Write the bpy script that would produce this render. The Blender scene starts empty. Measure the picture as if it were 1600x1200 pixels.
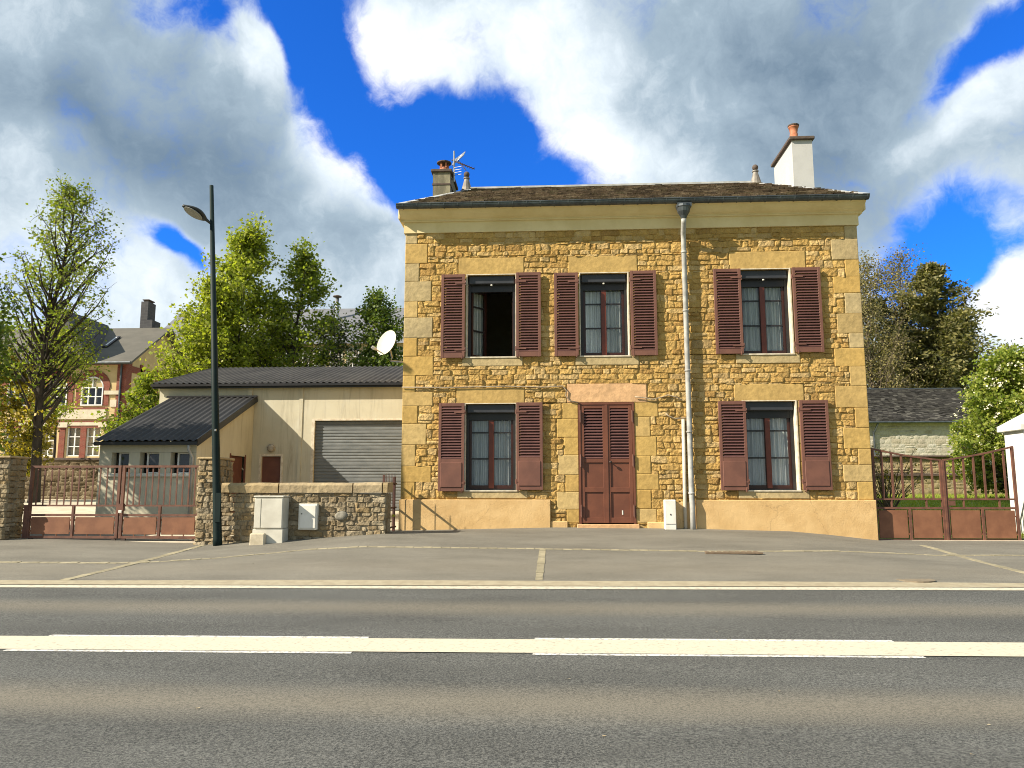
import bpy, math, random
import numpy as np
from mathutils import Vector, Matrix, noise as mnoise
R = math.radians
sc = bpy.context.scene
COL = sc.collection
random.seed(7)

# ------------------------------------------------------------------ camera
F_PX = 1205.0; PITCH = math.atan(166 / F_PX); YAW = R(3.24); CZ = 1.5
cam = bpy.data.objects.new("camera", bpy.data.cameras.new("camera")); COL.objects.link(cam)
cam.data.sensor_width = 36; cam.data.lens = F_PX / 1600 * 36
cam.data.clip_start = 0.05; cam.data.clip_end = 3000
cam.location = (0, 0, CZ); cam.rotation_euler = (R(90) + PITCH, 0, YAW)
sc.camera = cam

# ------------------------------------------------------------------ world
SUN = Vector((2.15, 1.0, -1.60)).normalized()          # the way the light travels
SUN_EL = math.asin(-SUN.z)
SUN_AZ = math.atan2(-SUN.x, -SUN.y)                    # compass angle of the sun, clockwise from +Y
world = bpy.data.worlds.new("World"); sc.world = world; world.use_nodes = True

class NT:
    """small helper for node trees"""
    def __init__(s, tree): s.t = tree; s.n = tree.nodes; s.l = tree.links
    def node(s, typ, **kw):
        n = s.n.new(typ)
        for k, v in kw.items(): setattr(n, k, v)
        return n
    def put(s, sock, v):
        if isinstance(v, bpy.types.NodeSocket): s.l.new(v, sock)
        elif v is not None: sock.default_value = v
    def math(s, op, a, b=None, c=None, clamp=False):
        n = s.node("ShaderNodeMath", operation=op, use_clamp=clamp)
        s.put(n.inputs[0], a); s.put(n.inputs[1], b); s.put(n.inputs[2], c)
        return n.outputs[0]
    def vmath(s, op, a, b=None, out=0):
        n = s.node("ShaderNodeVectorMath", operation=op)
        s.put(n.inputs[0], a)
        if b is not None: s.put(n.inputs[3 if op == 'SCALE' else 1], b)
        return n.outputs[out]
    def mix(s, fac, a, b, blend='MIX'):
        n = s.node("ShaderNodeMix", data_type='RGBA', blend_type=blend)
        s.put(n.inputs[0], fac); s.put(n.inputs[6], c4(a)); s.put(n.inputs[7], c4(b))
        return n.outputs[2]
    def smooth(s, v, a, b, lo=0.0, hi=1.0, kind='SMOOTHSTEP'):
        n = s.node("ShaderNodeMapRange", interpolation_type=kind)
        s.put(n.inputs[0], v); n.inputs[1].default_value = a; n.inputs[2].default_value = b
        n.inputs[3].default_value = lo; n.inputs[4].default_value = hi
        return n.outputs[0]
    def noise(s, vec, scale, detail=4, rough=.55, dist=0.0, out='Fac'):
        n = s.node("ShaderNodeTexNoise"); s.put(n.inputs['Vector'], vec)
        n.inputs['Scale'].default_value = scale; n.inputs['Detail'].default_value = detail
        n.inputs['Roughness'].default_value = rough; n.inputs['Distortion'].default_value = dist
        return n.outputs[out]
    def mapping(s, vec, loc=(0, 0, 0), rot=(0, 0, 0), scale=(1, 1, 1), kind='POINT'):
        n = s.node("ShaderNodeMapping", vector_type=kind); s.put(n.inputs[0], vec)
        n.inputs[1].default_value = loc; n.inputs[2].default_value = rot; n.inputs[3].default_value = scale
        return n.outputs[0]
def c4(v):
    if isinstance(v, (tuple, list)) and len(v) == 3: return (*v, 1.0)
    return v

def px_dir(u, v):
    """azimuth (from the street's normal) and elevation of a viewing direction, in radians"""
    fw = Vector((-math.sin(YAW) * math.cos(PITCH), math.cos(YAW) * math.cos(PITCH), math.sin(PITCH)))
    rt = Vector((math.cos(YAW), math.sin(YAW), 0)); up = rt.cross(fw)
    return fw + rt * ((u - 800) / F_PX) + up * ((600 - v) / F_PX)
def az_el(u, v):
    d = px_dir(u, v).normalized()
    return math.atan2(d.x, d.y), math.asin(d.z)

def build_world():
    w = NT(world.node_tree); w.n.clear()
    out = w.node("ShaderNodeOutputWorld"); bg = w.node("ShaderNodeBackground")
    w.l.new(bg.outputs[0], out.inputs[0]); bg.inputs[1].default_value = 0.1
    sky = w.node("ShaderNodeTexSky", sky_type='NISHITA'); sky.sun_disc = False
    sky.sun_elevation = SUN_EL; sky.sun_rotation = SUN_AZ
    sky.air_density = 1.0; sky.dust_density = 0.4; sky.ozone_density = 3.0
    d = w.node("ShaderNodeTexCoord").outputs['Generated']
    sep = w.node("ShaderNodeSeparateXYZ"); w.l.new(d, sep.inputs[0])
    az = w.math('ARCTAN2', sep.outputs[0], sep.outputs[1]); el = w.math('ARCSINE', sep.outputs[2])
    cb = w.node("ShaderNodeCombineXYZ"); w.l.new(az, cb.inputs[0]); w.l.new(el, cb.inputs[1])
    ae = cb.outputs[0]
    # ragged edges: push the lookup about with turbulence
    wn = w.noise(ae, 4.5, 3, .5, 0.0, out='Color')
    wn = w.vmath('SUBTRACT', wn, (.5, .5, .5)); wn = w.vmath('SCALE', wn, .20)
    aw = w.vmath('ADD', ae, wn)
    def blob(u, v, ru, rv, rot=0.0, vec=aw):
        a, e = az_el(u, v); k = 1 / F_PX
        m = w.mapping(vec, (a, e, 0), (0, 0, R(-rot)), (ru * k, rv * k, 1), 'TEXTURE')
        ln = w.vmath('LENGTH', m, out=1)
        return w.smooth(ln, 0.0, 1.0, 1.0, 0.0)
    def total(lst, base):
        s = base
        for (u, v, ru, rv, rot, wt) in lst: s = w.math('MULTIPLY_ADD', blob(u, v, ru, rv, rot), wt, s)
        return s
    wf = w.vmath('SCALE', w.vmath('SUBTRACT', w.noise(ae, 16.0, 4, .55, out='Color'), (.5, .5, .5)), .05)
    fb = w.noise(w.vmath('ADD', w.vmath('ADD', ae, w.vmath('SCALE', wn, .35)), wf), 6.5, 10, .65)
    fb2 = w.noise(ae, 2.6, 5, .55)
    back = w.smooth(sep.outputs[1], .25, -.35)
    D = w.math('MULTIPLY_ADD', w.math('SUBTRACT', fb, .5), 1.75, .80)
    D = w.math('MULTIPLY_ADD', back, .45, D)
    D = total([(575, 165, 330, 125, 52, -1.0), (770, 255, 260, 95, 18, -1.0), (640, 300, 130, 90, 0, -.5), (490, -10, 170, 110, 0, -.75),
               (300, -10, 100, 60, 0, -.55), (345, 60, 80, 45, 40, -.3), (1150, 130, 420, 190, 0, .35), (1570, 55, 200, 75, -28, -.95), (1510, 385, 150, 120, -15, -.95),
               (1440, 440, 120, 90, 0, -.5), (285, 415, 90, 30, 15, -.85), (900, 280, 120, 40, 0, -.3), (470, 90, 90, 60, 50, -.35),
               (380, 85, 75, 60, 60, .5), (560, 420, 160, 150, 0, .3), (1580, 470, 90, 90, 0, .6), (1500, 165, 140, 60, -10, .5)], D)
    alpha = w.smooth(D, .20, .80)
    B = w.math('MULTIPLY_ADD', w.math('SUBTRACT', fb, .5), 1.05, .52)
    B = w.math('MULTIPLY_ADD', back, -.04, B)
    B = w.math('MULTIPLY_ADD', w.math('SUBTRACT', fb2, .5), .35, B)
    B = total([(110, 130, 420, 240, 10, -.24), (330, 290, 330, 170, 30, -.24), (170, 60, 300, 150, 0, -.06), (240, 130, 130, 80, 30, .16), (60, 230, 150, 60, 0, .14), (70, 20, 200, 70, 0, .10), (420, 340, 200, 150, 0, -.1),
               (130, 440, 240, 130, 0, .22), (520, 290, 100, 150, 25, .35), (500, 190, 80, 110, 30, .3), (385, 80, 90, 100, 40, .35), (590, 440, 90, 130, 0, .1),
               (640, 70, 180, 130, 0, .34), (840, 120, 260, 190, 20, .28), (960, 250, 240, 80, 5, .25), (1240, 150, 330, 260, 0, -.26), (1300, 300, 300, 160, 0, -.12),
               (1130, 40, 180, 120, 0, -.1), (1530, 160, 180, 70, -15, .3), (1580, 460, 120, 120, 0, .4), (1430, 360, 160, 140, 0, -.05)], B)
    edge = w.smooth(D, .45, .85, .16, 0.0)
    B = w.math('ADD', B, edge)
    ramp = w.node("ShaderNodeValToRGB"); w.l.new(B, ramp.inputs[0])
    e = ramp.color_ramp.elements
    e[0].position = .12; e[0].color = (.15, .22, .30, 1)
    e[1].position = 1.0; e[1].color = (.98, .98, .98, 1)
    m_ = e.new(.45); m_.color = (.33, .42, .50, 1)
    m_ = e.new(.72); m_.color = (.66, .74, .80, 1)
    cl = w.vmath('SCALE', ramp.outputs[0], 6.4)
    bl = w.mix(1.0, sky.outputs[0], (.10, .50, 1.24), 'MULTIPLY')
    w.l.new(w.mix(alpha, bl, cl), bg.inputs[0])
    world.cycles.sampling_method = 'MANUAL'; world.cycles.sample_map_resolution = 512
build_world()

# ------------------------------------------------------------------ sun and exposure
sl = bpy.data.lights.new("sun", 'SUN'); sl.energy = 5.0; sl.angle = R(.5); sl.color = (1.0, .89, .72)
so = bpy.data.objects.new("sun", sl); COL.objects.link(so)
so.location = (-20, -10, 25); so.rotation_euler = SUN.to_track_quat('-Z', 'Y').to_euler()
sc.view_settings.view_transform = 'Standard'; sc.view_settings.look = 'None'
sc.view_settings.gamma = 1.0; sc.view_settings.exposure = 1.0
sc.cycles.filter_width = 1.0; sc.cycles.max_bounces = 8; sc.cycles.transparent_max_bounces = 16

# ------------------------------------------------------------------ places
def at(u, v, Y):
    d = px_dir(u, v); t = Y / d.y
    return Vector((0, 0, CZ)) + d * t
YF = 16.5                                              # plane of the house front
RD = 11.06                                             # far edge of the carriageway
def road_z(X, Y): return .024 * max(0.0, min(Y, RD) - 4.0) + .004 * max(-25, min(25, X))
_XC = [-60, -14, -10.5, -7, -5, -3.4, -.1, 2.9, 4.8, 5.6, 6.6, 9, 60]
_Z15 = [.50, .50, .50, .43, .55, .66, .60, .585, .545, .49, .42, .41, .41]
_Z16 = [.54, .54, .54, .50, .60, .65, .735, .715, .67, .60, .485, .475, .475]
def ground_z(X, Y):
    if Y <= RD: return road_z(X, Y)
    a, b = float(np.interp(X, _XC, _Z15)), float(np.interp(X, _XC, _Z16))
    z0 = road_z(X, RD)
    if Y < 15.1:
        t = (Y - RD) / (15.1 - RD); return z0 + (a - z0) * t
    t = min(1, (Y - 15.1) / 1.4); return a + (b - a) * t
def on_ground(u, v):
    d = px_dir(u, v); Y = 3.0
    while Y < 30:
        p = Vector((0, 0, CZ)) + d * (Y / d.y)
        if p.z <= ground_z(p.x, p.y): return p
        Y += .01
    return p

# ------------------------------------------------------------------ mesh helpers
ORG = {}
class MB:
    def __init__(s): s.v = []; s.f = []; s.cuts = []
    def add(s, vs, fs):
        o = len(s.v); s.v += [tuple(p) for p in vs]; s.f += [tuple(i + o for i in f) for f in fs]
    def quad(s, a, b, c, d): s.add([a, b, c, d], [(0, 1, 2, 3)])
    def box(s, x0, x1, y0, y1, z0, z1):
        s.add([(x0, y0, z0), (x1, y0, z0), (x1, y1, z0), (x0, y1, z0), (x0, y0, z1), (x1, y0, z1), (x1, y1, z1), (x0, y1, z1)],
              [(0, 3, 2, 1), (4, 5, 6, 7), (0, 1, 5, 4), (1, 2, 6, 5), (2, 3, 7, 6), (3, 0, 4, 7)])
    def bbox(s, x0, x1, y0, y1, z0, z1, c=.01):
        """box with chamfered edges all round"""
        c = min(c, (x1 - x0) * .45, (y1 - y0) * .45, (z1 - z0) * .45)
        vs = []; idx = {}
        for ix, X in enumerate((x0, x1)):
            for iy, Y in enumerate((y0, y1)):
                for iz, Z in enumerate((z0, z1)):
                    sx, sy, sz = (1 - 2 * ix), (1 - 2 * iy), (1 - 2 * iz)
                    for k, p in enumerate(((X, Y + sy * c, Z + sz * c), (X + sx * c, Y, Z + sz * c), (X + sx * c, Y + sy * c, Z))):
                        idx[(ix, iy, iz, k)] = len(vs); vs.append(p)
        F = []
        q = lambda *a: F.append(tuple(idx[i] for i in a))
        for i in (0, 1):
            q((i, 0, 0, 0), (i, 1, 0, 0), (i, 1, 1, 0), (i, 0, 1, 0)); q((0, i, 0, 1), (1, i, 0, 1), (1, i, 1, 1), (0, i, 1, 1)); q((0, 0, i, 2), (1, 0, i, 2), (1, 1, i, 2), (0, 1, i, 2))
            for j in (0, 1):
                q((i, j, 0, 0), (i, j, 0, 1), (i, j, 1, 1), (i, j, 1, 0)); q((i, 0, j, 0), (i, 0, j, 2), (i, 1, j, 2), (i, 1, j, 0)); q((0, i, j, 1), (0, i, j, 2), (1, i, j, 2), (1, i, j, 1))
                for k in (0, 1): q((i, j, k, 0), (i, j, k, 1), (i, j, k, 2))
        s.add(vs, F)
    def obox(s, c, ax, ay, az):
        """box from a centre and three half-axis vectors"""
        c = Vector(c); ax = Vector(ax); ay = Vector(ay); az = Vector(az)
        s.add([c + i * ax + j * ay + k * az for k in (-1, 1) for (i, j) in ((-1, -1), (1, -1), (1, 1), (-1, 1))],
              [(0, 3, 2, 1), (4, 5, 6, 7), (0, 1, 5, 4), (1, 2, 6, 5), (2, 3, 7, 6), (3, 0, 4, 7)])
    def bar(s, a, b, w, h=None, up=(0, 0, 1)):
        a = Vector(a); b = Vector(b); d = b - a; h = h or w
        up = Vector(up)
        if abs(d.normalized().dot(up)) > .98: up = Vector((0, 1, 0))
        x = d.cross(up).normalized(); y = x.cross(d).normalized()
        s.obox((a + b) / 2, x * w / 2, d / 2, y * h / 2)
    def tube(s, pts, rad, n=8, cap=True):
        pts = [Vector(p) for p in pts]
        if not isinstance(rad, (list, tuple)): rad = [rad] * len(pts)
        o = len(s.v); ref = Vector((.31, .77, .55))
        for i, p in enumerate(pts):
            d = (pts[min(i + 1, len(pts) - 1)] - pts[max(i - 1, 0)])
            if d.length < 1e-9: d = Vector((0, 0, 1))
            d.normalize(); x = d.cross(ref)
            if x.length < .1: x = d.cross(Vector((1, 0, 0)))
            x.normalize(); y = d.cross(x)
            for k in range(n):
                a = 2 * math.pi * k / n; s.v.append(tuple(p + (x * math.cos(a) + y * math.sin(a)) * rad[i]))
        for i in range(len(pts) - 1):
            for k in range(n):
                a = o + i * n + k; b = o + i * n + (k + 1) % n
                s.f.append((a, b, b + n, a + n))
        if cap:
            s.f.append(tuple(o + k for k in range(n))[::-1]); s.f.append(tuple(o + (len(pts) - 1) * n + k for k in range(n)))
    def lathe(s, c, prof, n=16):
        o = len(s.v)
        for r, z in prof:
            for k in range(n):
                a = 2 * math.pi * k / n; s.v.append((c[0] + r * math.cos(a), c[1] + r * math.sin(a), c[2] + z))
        for i in range(len(prof) - 1):
            for k in range(n):
                a = o + i * n + k; b = o + i * n + (k + 1) % n; s.f.append((a, b, b + n, a + n))
        s.f.append(tuple(o + k for k in range(n))[::-1]); s.f.append(tuple(o + (len(prof) - 1) * n + k for k in range(n)))
    def prism(s, prof, x0, x1):
        """profile of (y, z) points run along X"""
        n = len(prof); s.add([(x0, y, z) for y, z in prof] + [(x1, y, z) for y, z in prof],
              [(i, (i + 1) % n, n + (i + 1) % n, n + i) for i in range(n)] + [tuple(range(n))[::-1], tuple(range(n, 2 * n))])
    def build(s, name, mat, parent=None, smooth=False):
        me = bpy.data.meshes.new(name)
        org = ORG[parent.name] if parent else Vector((0, 0, 0))
        vs = np.array(s.v, dtype=float).reshape(-1, 3) - np.array(org)
        me.from_pydata(vs.tolist(), [], s.f); me.update()
        import bmesh
        bm = bmesh.new(); bm.from_mesh(me); bmesh.ops.recalc_face_normals(bm, faces=bm.faces) if len(s.f) < 60000 and not getattr(s, 'raw', False) else None
        bm.to_mesh(me); bm.free()
        if smooth: me.polygons.foreach_set("use_smooth", [True] * len(me.polygons))
        for m_ in (mat if isinstance(mat, list) else [mat]): me.materials.append(m_)
        if s.cuts:                                     # (first face, material slot)
            mi = np.zeros(len(s.f), dtype=np.int32)
            for a_, k_ in s.cuts: mi[a_:] = k_
            me.polygons.foreach_set("material_index", mi)
        o = bpy.data.objects.new(name, me); COL.objects.link(o)
        if parent: o.parent = parent
        ORG[o.name] = org
        return o
    def slot(s, k): s.cuts.append((len(s.f), k))
def tag(o, label=None, cat=None, group=None, kind=None):
    if label: o['label'] = label
    if cat: o['category'] = cat
    if group: o['group'] = group
    if kind: o['kind'] = kind
    return o
def thing(name, loc, label, cat, group=None):
    o = bpy.data.objects.new(name, None); COL.objects.link(o); o.location = loc; o.empty_display_size = .3
    ORG[o.name] = Vector(loc); return tag(o, label, cat, group)

# ------------------------------------------------------------------ materials
def new_mat(name):
    m = bpy.data.materials.new(name); m.use_nodes = True
    n = NT(m.node_tree); n.n.clear()
    out = n.node("ShaderNodeOutputMaterial"); b = n.node("ShaderNodeBsdfPrincipled"); n.l.new(b.outputs[0], out.inputs[0])
    n.b = b; n.out = out; n.m = m
    n.pos = n.node("ShaderNodeNewGeometry").outputs['Position']
    return n
def add_bump(n, h, strength, dist=.01):
    bp = n.node("ShaderNodeBump"); bp.inputs['Strength'].default_value = strength; bp.inputs['Distance'].default_value = dist
    n.put(bp.inputs['Height'], h); n.l.new(bp.outputs[0], n.b.inputs['Normal']); return bp
def simple(name, c1, c2=None, scale=6.0, rough=.7, bump=.0, bscale=60, metal=0.0, island=0.0, lo=.35, hi=.65, stretch=(1, 1, 1), spec=.4):
    n = new_mat(name); c2 = c2 or tuple(x * .75 for x in c1)
    v = n.mapping(n.pos, scale=stretch) if stretch != (1, 1, 1) else n.pos
    fac = n.smooth(n.noise(v, scale, 6, .6), lo, hi)
    col = n.mix(fac, c1, c2)
    if island:
        rnd = n.node("ShaderNodeNewGeometry").outputs['Random Per Island']
        k = n.smooth(rnd, 0, 1, 1 - island, 1 + island, 'LINEAR')
        col = n.mix(1.0, col, n.vmath('SCALE', (1, 1, 1), k), 'MULTIPLY')
    n.put(n.b.inputs['Base Color'], col)
    n.b.inputs['Roughness'].default_value = rough; n.b.inputs['Metallic'].default_value = metal
    n.b.inputs['Specular IOR Level'].default_value = spec
    if bump: add_bump(n, n.noise(n.pos, bscale, 5, .6), bump, .01)
    return n.m
def stone_mat(name, cols, bump=.6, bscale=28, rough=.9, stain=.25, pale=None):
    """cols: ramp of stone colours picked per stone, weathered by noise"""
    n = new_mat(name)
    rnd = n.node("ShaderNodeNewGeometry").outputs['Random Per Island']
    rp = n.node("ShaderNodeValToRGB"); n.l.new(rnd, rp.inputs[0])
    e = rp.color_ramp.elements
    e[0].position = 0; e[0].color = c4(cols[0]); e[1].position = 1; e[1].color = c4(cols[-1])
    for i, c in enumerate(cols[1:-1]):
        el = e.new((i + 1) / (len(cols) - 1)); el.color = c4(c)
    col = rp.outputs[0]
    f1 = n.smooth(n.noise(n.pos, 9.0, 7, .65), .3, .7, 1.12, .84)
    col = n.mix(1.0, col, n.vmath('SCALE', (1, 1, 1), f1), 'MULTIPLY')
    f2 = n.smooth(n.noise(n.pos, 1.1, 5, .6), .42, .7, 0, stain)
    col = n.mix(f2, col, n.mix(1.0, col, (.62, .62, .66), 'MULTIPLY'))
    n.put(n.b.inputs['Base Color'], col); n.b.inputs['Roughness'].default_value = rough; n.b.inputs['Specular IOR Level'].default_value = .15
    vo = n.node("ShaderNodeTexVoronoi"); n.l.new(n.vmath('ADD', n.pos, n.vmath('SCALE', n.noise(n.pos, 14, 3, .6, out='Color'), .06)), vo.inputs['Vector']); vo.inputs['Scale'].default_value = bscale * .55
    h = n.math('ADD', n.noise(n.pos, bscale, 8, .7), n.math('MULTIPLY', vo.outputs['Distance'], .9))
    add_bump(n, h, bump, .021)
    return n.m
M = {}
M['rubble'] = stone_mat('rubble_ochre', [(.35, .212, .070), (.44, .28, .092), (.48, .315, .108), (.40, .25, .078), (.52, .37, .165), (.40, .275, .12)], bump=1.0, stain=.45)
M['mortar'] = stone_mat('mortar_ochre', [(.43, .285, .095), (.45, .30, .10)], bump=.9, bscale=40)
M['dressed'] = stone_mat('dressed_stone', [(.43, .285, .095), (.48, .325, .11), (.44, .285, .09), (.47, .345, .155), (.48, .33, .125)], bump=.22, bscale=20, stain=.35)
M['greystone'] = stone_mat('dressed_stone_grey', [(.39, .30, .155), (.43, .34, .185), (.38, .275, .12)], bump=.25, bscale=20, stain=.5)
M['pinkstone'] = stone_mat('door_lintel_stone', [(.56, .34, .18), (.57, .36, .19)], bump=.3, bscale=14, stain=.2)
M['plinth'] = None
def plinth_mat():
    n = new_mat('plinth_render')
    c = n.mix(n.smooth(n.noise(n.pos, 2.2, 6, .65), .35, .65), (.60, .415, .20), (.52, .345, .155))
    v = n.smooth(n.noise(n.mapping(n.pos, scale=(3.2, 3.2, .6)), 1.0, 8, .7, .6), .55, .78, 0, .55)
    c = n.mix(v, c, (.34, .22, .10))
    k = n.node("ShaderNodeTexVoronoi", feature='DISTANCE_TO_EDGE'); n.l.new(n.vmath('ADD', n.pos, n.vmath('SCALE', n.noise(n.pos, 5, 4, .6, out='Color'), .35)), k.inputs['Vector']); k.inputs['Scale'].default_value = .75
    c = n.mix(n.smooth(k.outputs['Distance'], .002, .007, .38, 0), c, (.24, .16, .08))
    n.put(n.b.inputs['Base Color'], c); n.b.inputs['Roughness'].default_value = .92; n.b.inputs['Specular IOR Level'].default_value = .2
    add_bump(n, n.math('ADD', n.noise(n.pos, 45, 5), n.math('MULTIPLY', n.noise(n.pos, 7, 4), 2.0)), .35, .012); return n.m
M['plinth'] = plinth_mat()
M['cornice'] = simple('cornice_paint', (.72, .60, .35), (.64, .52, .28), 1.7, .8, .08, 60)
M['white_trim'] = simple('pale_reveal_paint', (.66, .60, .48), (.50, .43, .32), 9, .8, .1, 50)
M['shutter'] = simple('shutter_paint', (.160, .070, .049), (.125, .055, .040), 3, .55, .1, 80)
M['louvre'] = simple('louvre_paint', (.112, .051, .045), (.088, .041, .037), 4, .5)
M['door'] = simple('door_paint', (.15, .054, .030), (.12, .043, .025), 3, .5, .1, 70)
M['winred'] = simple('window_frame_red', (.13, .030, .016), (.10, .023, .013), 5, .35)
M['windeep'] = simple('window_frame_deep', (.040, .012, .009), (.028, .010, .008), 5, .35)
M['windark'] = simple('window_guide_dark', (.018, .016, .018), (.012, .012, .013), 5, .4)
M['rollbox'] = simple('roller_box_grey', (.035, .038, .046), (.028, .03, .037), 6, .45)
M['zinc'] = simple('weathered_zinc', (.10, .115, .125), (.06, .07, .08), 5, .45, .05, 40, metal=.5)
M['pipe'] = simple('downpipe_paint', (.40, .40, .38), (.27, .27, .26), 5, .5)
M['conduit'] = simple('cable_conduit', (.52, .48, .40), (.44, .40, .32), 6, .6)
M['cable'] = simple('wall_cable', (.36, .30, .22), (.26, .21, .15), 6, .6)
M['iron'] = simple('black_iron', (.03, .022, .02), (.05, .03, .022), 20, .6)
M['rust_rail'] = simple('gate_paint_rusty', (.155, .068, .043), (.10, .044, .03), 7, .65, .15, 80)
M['rust_panel'] = simple('gate_sheet_panel', (.225, .10, .052), (.17, .072, .038), 3.5, .7, .12, 60)
M['lampgreen'] = simple('lamp_post_green', (.0045, .016, .015), (.0035, .012, .012), 5, .6, spec=.2)
M['lamphead'] = simple('lamp_head_grey', (.035, .04, .043), (.028, .03, .033), 5, .4)
M['lampglass'] = simple('lamp_diffuser', (.30, .29, .26), (.24, .23, .20), 30, .3)
M['plastic'] = simple('white_plastic', (.72, .70, .64), (.62, .60, .53), 4, .5, .05, 40)
M['cabinet'] = simple('cabinet_offwhite', (.58, .56, .48), (.48, .46, .39), 2.5, .6, .08, 40)
M['concrete'] = simple('concrete_base', (.52, .46, .34), (.40, .35, .25), 6, .9, .3, 40)
M['whitepaint'] = simple('white_render', (.46, .46, .455), (.42, .42, .415), 3, .8, .1, 50)
M['chimneygrey'] = simple('chimney_weathered', (.26, .235, .16), (.13, .12, .085), 5, .9, .4, 30, stretch=(1, 1, .35))
M['slab'] = simple('chimney_slab', (.07, .05, .042), (.10, .075, .06), 12, .85, .3, 40)
M['terracotta'] = simple('terracotta_pot', (.42, .165, .085), (.30, .10, .05), 10, .7, .1, 40)
M['metal'] = simple('aluminium', (.42, .43, .45), (.33, .34, .36), 12, .35, metal=.8)
M['dish'] = simple('dish_cream', (.60, .56, .46), (.54, .50, .40), 5, .5)
M['cream_wall'] = None
M['rollerdoor'] = simple('roller_door_grey', (.165, .178, .18), (.125, .138, .142), 2.5, .55, .0, stretch=(1, 1, 4))
M['doorbrown'] = simple('door_brown', (.155, .06, .038), (.12, .045, .03), 4, .6)
M['fibre'] = simple('corrugated_sheet', (.017, .018, .020), (.030, .030, .032), 1.6, .75, .2, 30, stretch=(1, .3, 1))
M['fibre2'] = simple('corrugated_sheet_lichen', (.036, .034, .033), (.062, .058, .053), 1.1, .9, .3, 30)
M['slatebarn'] = None
M['interior'] = simple('room_plaster', (.30, .28, .25), (.26, .24, .21), 3, .9)
M['paving_bright'] = simple('threshold_concrete', (.62, .55, .42), (.52, .45, .34), 5, .9, .2, 60)
M['slate_grey'] = simple('school_slate', (.085, .08, .066), (.115, .107, .088), .8, .7, .15, 12, stretch=(1, 1, 2), lo=.3, hi=.7)
M['slate_dark'] = simple('school_slate_dark', (.045, .045, .048), (.06, .06, .062), .8, .7)
M['slate_blue'] = simple('far_roof_slate', (.17, .175, .19), (.14, .145, .16), .6, .7)
M['winwhite'] = simple('white_window_frame', (.74, .74, .72), (.68, .68, .66), 5, .5)
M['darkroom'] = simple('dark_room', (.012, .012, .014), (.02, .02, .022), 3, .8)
M['schoolcream'] = simple('school_cream_brick', (.56, .43, .22), (.48, .36, .18), 2.0, .85, .2, 20)
M['stonewhite'] = simple('school_stone_band', (.58, .52, .40), (.5, .44, .33), 4, .8)
M['bark_dark'] = simple('bark_dark', (.030, .024, .018), (.05, .04, .03), 12, .95, .6, 30, stretch=(1, 1, .3))
M['bark_grey'] = simple('bark_grey', (.16, .13, .085), (.085, .068, .045), 9, .95, .5, 30, stretch=(1, 1, .3))

def brick_mat(name, c1, c2, mortar, w=.22, h=.07):
    n = new_mat(name)
    sep = n.node("ShaderNodeSeparateXYZ"); n.l.new(n.pos, sep.inputs[0])
    cb = n.node("ShaderNodeCombineXYZ"); n.l.new(n.math('ADD', sep.outputs[0], sep.outputs[1]), cb.inputs[0]); n.l.new(sep.outputs[2], cb.inputs[1])
    b = n.node("ShaderNodeTexBrick"); n.l.new(cb.outputs[0], b.inputs['Vector'])
    b.inputs['Color1'].default_value = c4(c1); b.inputs['Color2'].default_value = c4(c2); b.inputs['Mortar'].default_value = c4(mortar)
    b.inputs['Scale'].default_value = 1; b.inputs['Mortar Size'].default_value = .006; b.inputs['Brick Width'].default_value = w; b.inputs['Row Height'].default_value = h
    n.l.new(b.outputs[0], n.b.inputs['Base Color']); n.b.inputs['Roughness'].default_value = .9
    return n.m
M['redbrick'] = brick_mat('red_brick', (.21, .048, .028), (.155, .036, .022), (.22, .125, .085))

def cream_wall():
    n = new_mat('stained_cream_render')
    base = n.mix(n.smooth(n.noise(n.pos, .7, 5, .6), .35, .7), (.53, .495, .375), (.46, .425, .315))
    st = n.mapping(n.pos, scale=(5.0, 5.0, .45))
    f = n.smooth(n.noise(st, 1.0, 9, .7, .9), .46, .84)
    sep = n.node("ShaderNodeSeparateXYZ"); n.l.new(n.pos, sep.inputs[0])
    band = n.math('MULTIPLY', n.smooth(sep.outputs[0], -10.5, -7.6), n.smooth(sep.outputs[0], -3.5, -6.2))
    f = n.math('MULTIPLY', f, n.math('MULTIPLY_ADD', band, .75, .22))
    col = n.mix(f, base, (.25, .22, .16))
    f2 = n.smooth(n.noise(n.mapping(n.pos, scale=(1.3, 1.3, .5)), 1.3, 4), .58, .78, 0, .55)
    col = n.mix(f2, col, (.56, .56, .50))
    n.put(n.b.inputs['Base Color'], col); n.b.inputs['Roughness'].default_value = .9
    add_bump(n, n.noise(n.pos, 60, 4), .15, .01)
    return n.m
M['cream_wall'] = cream_wall()

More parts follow.
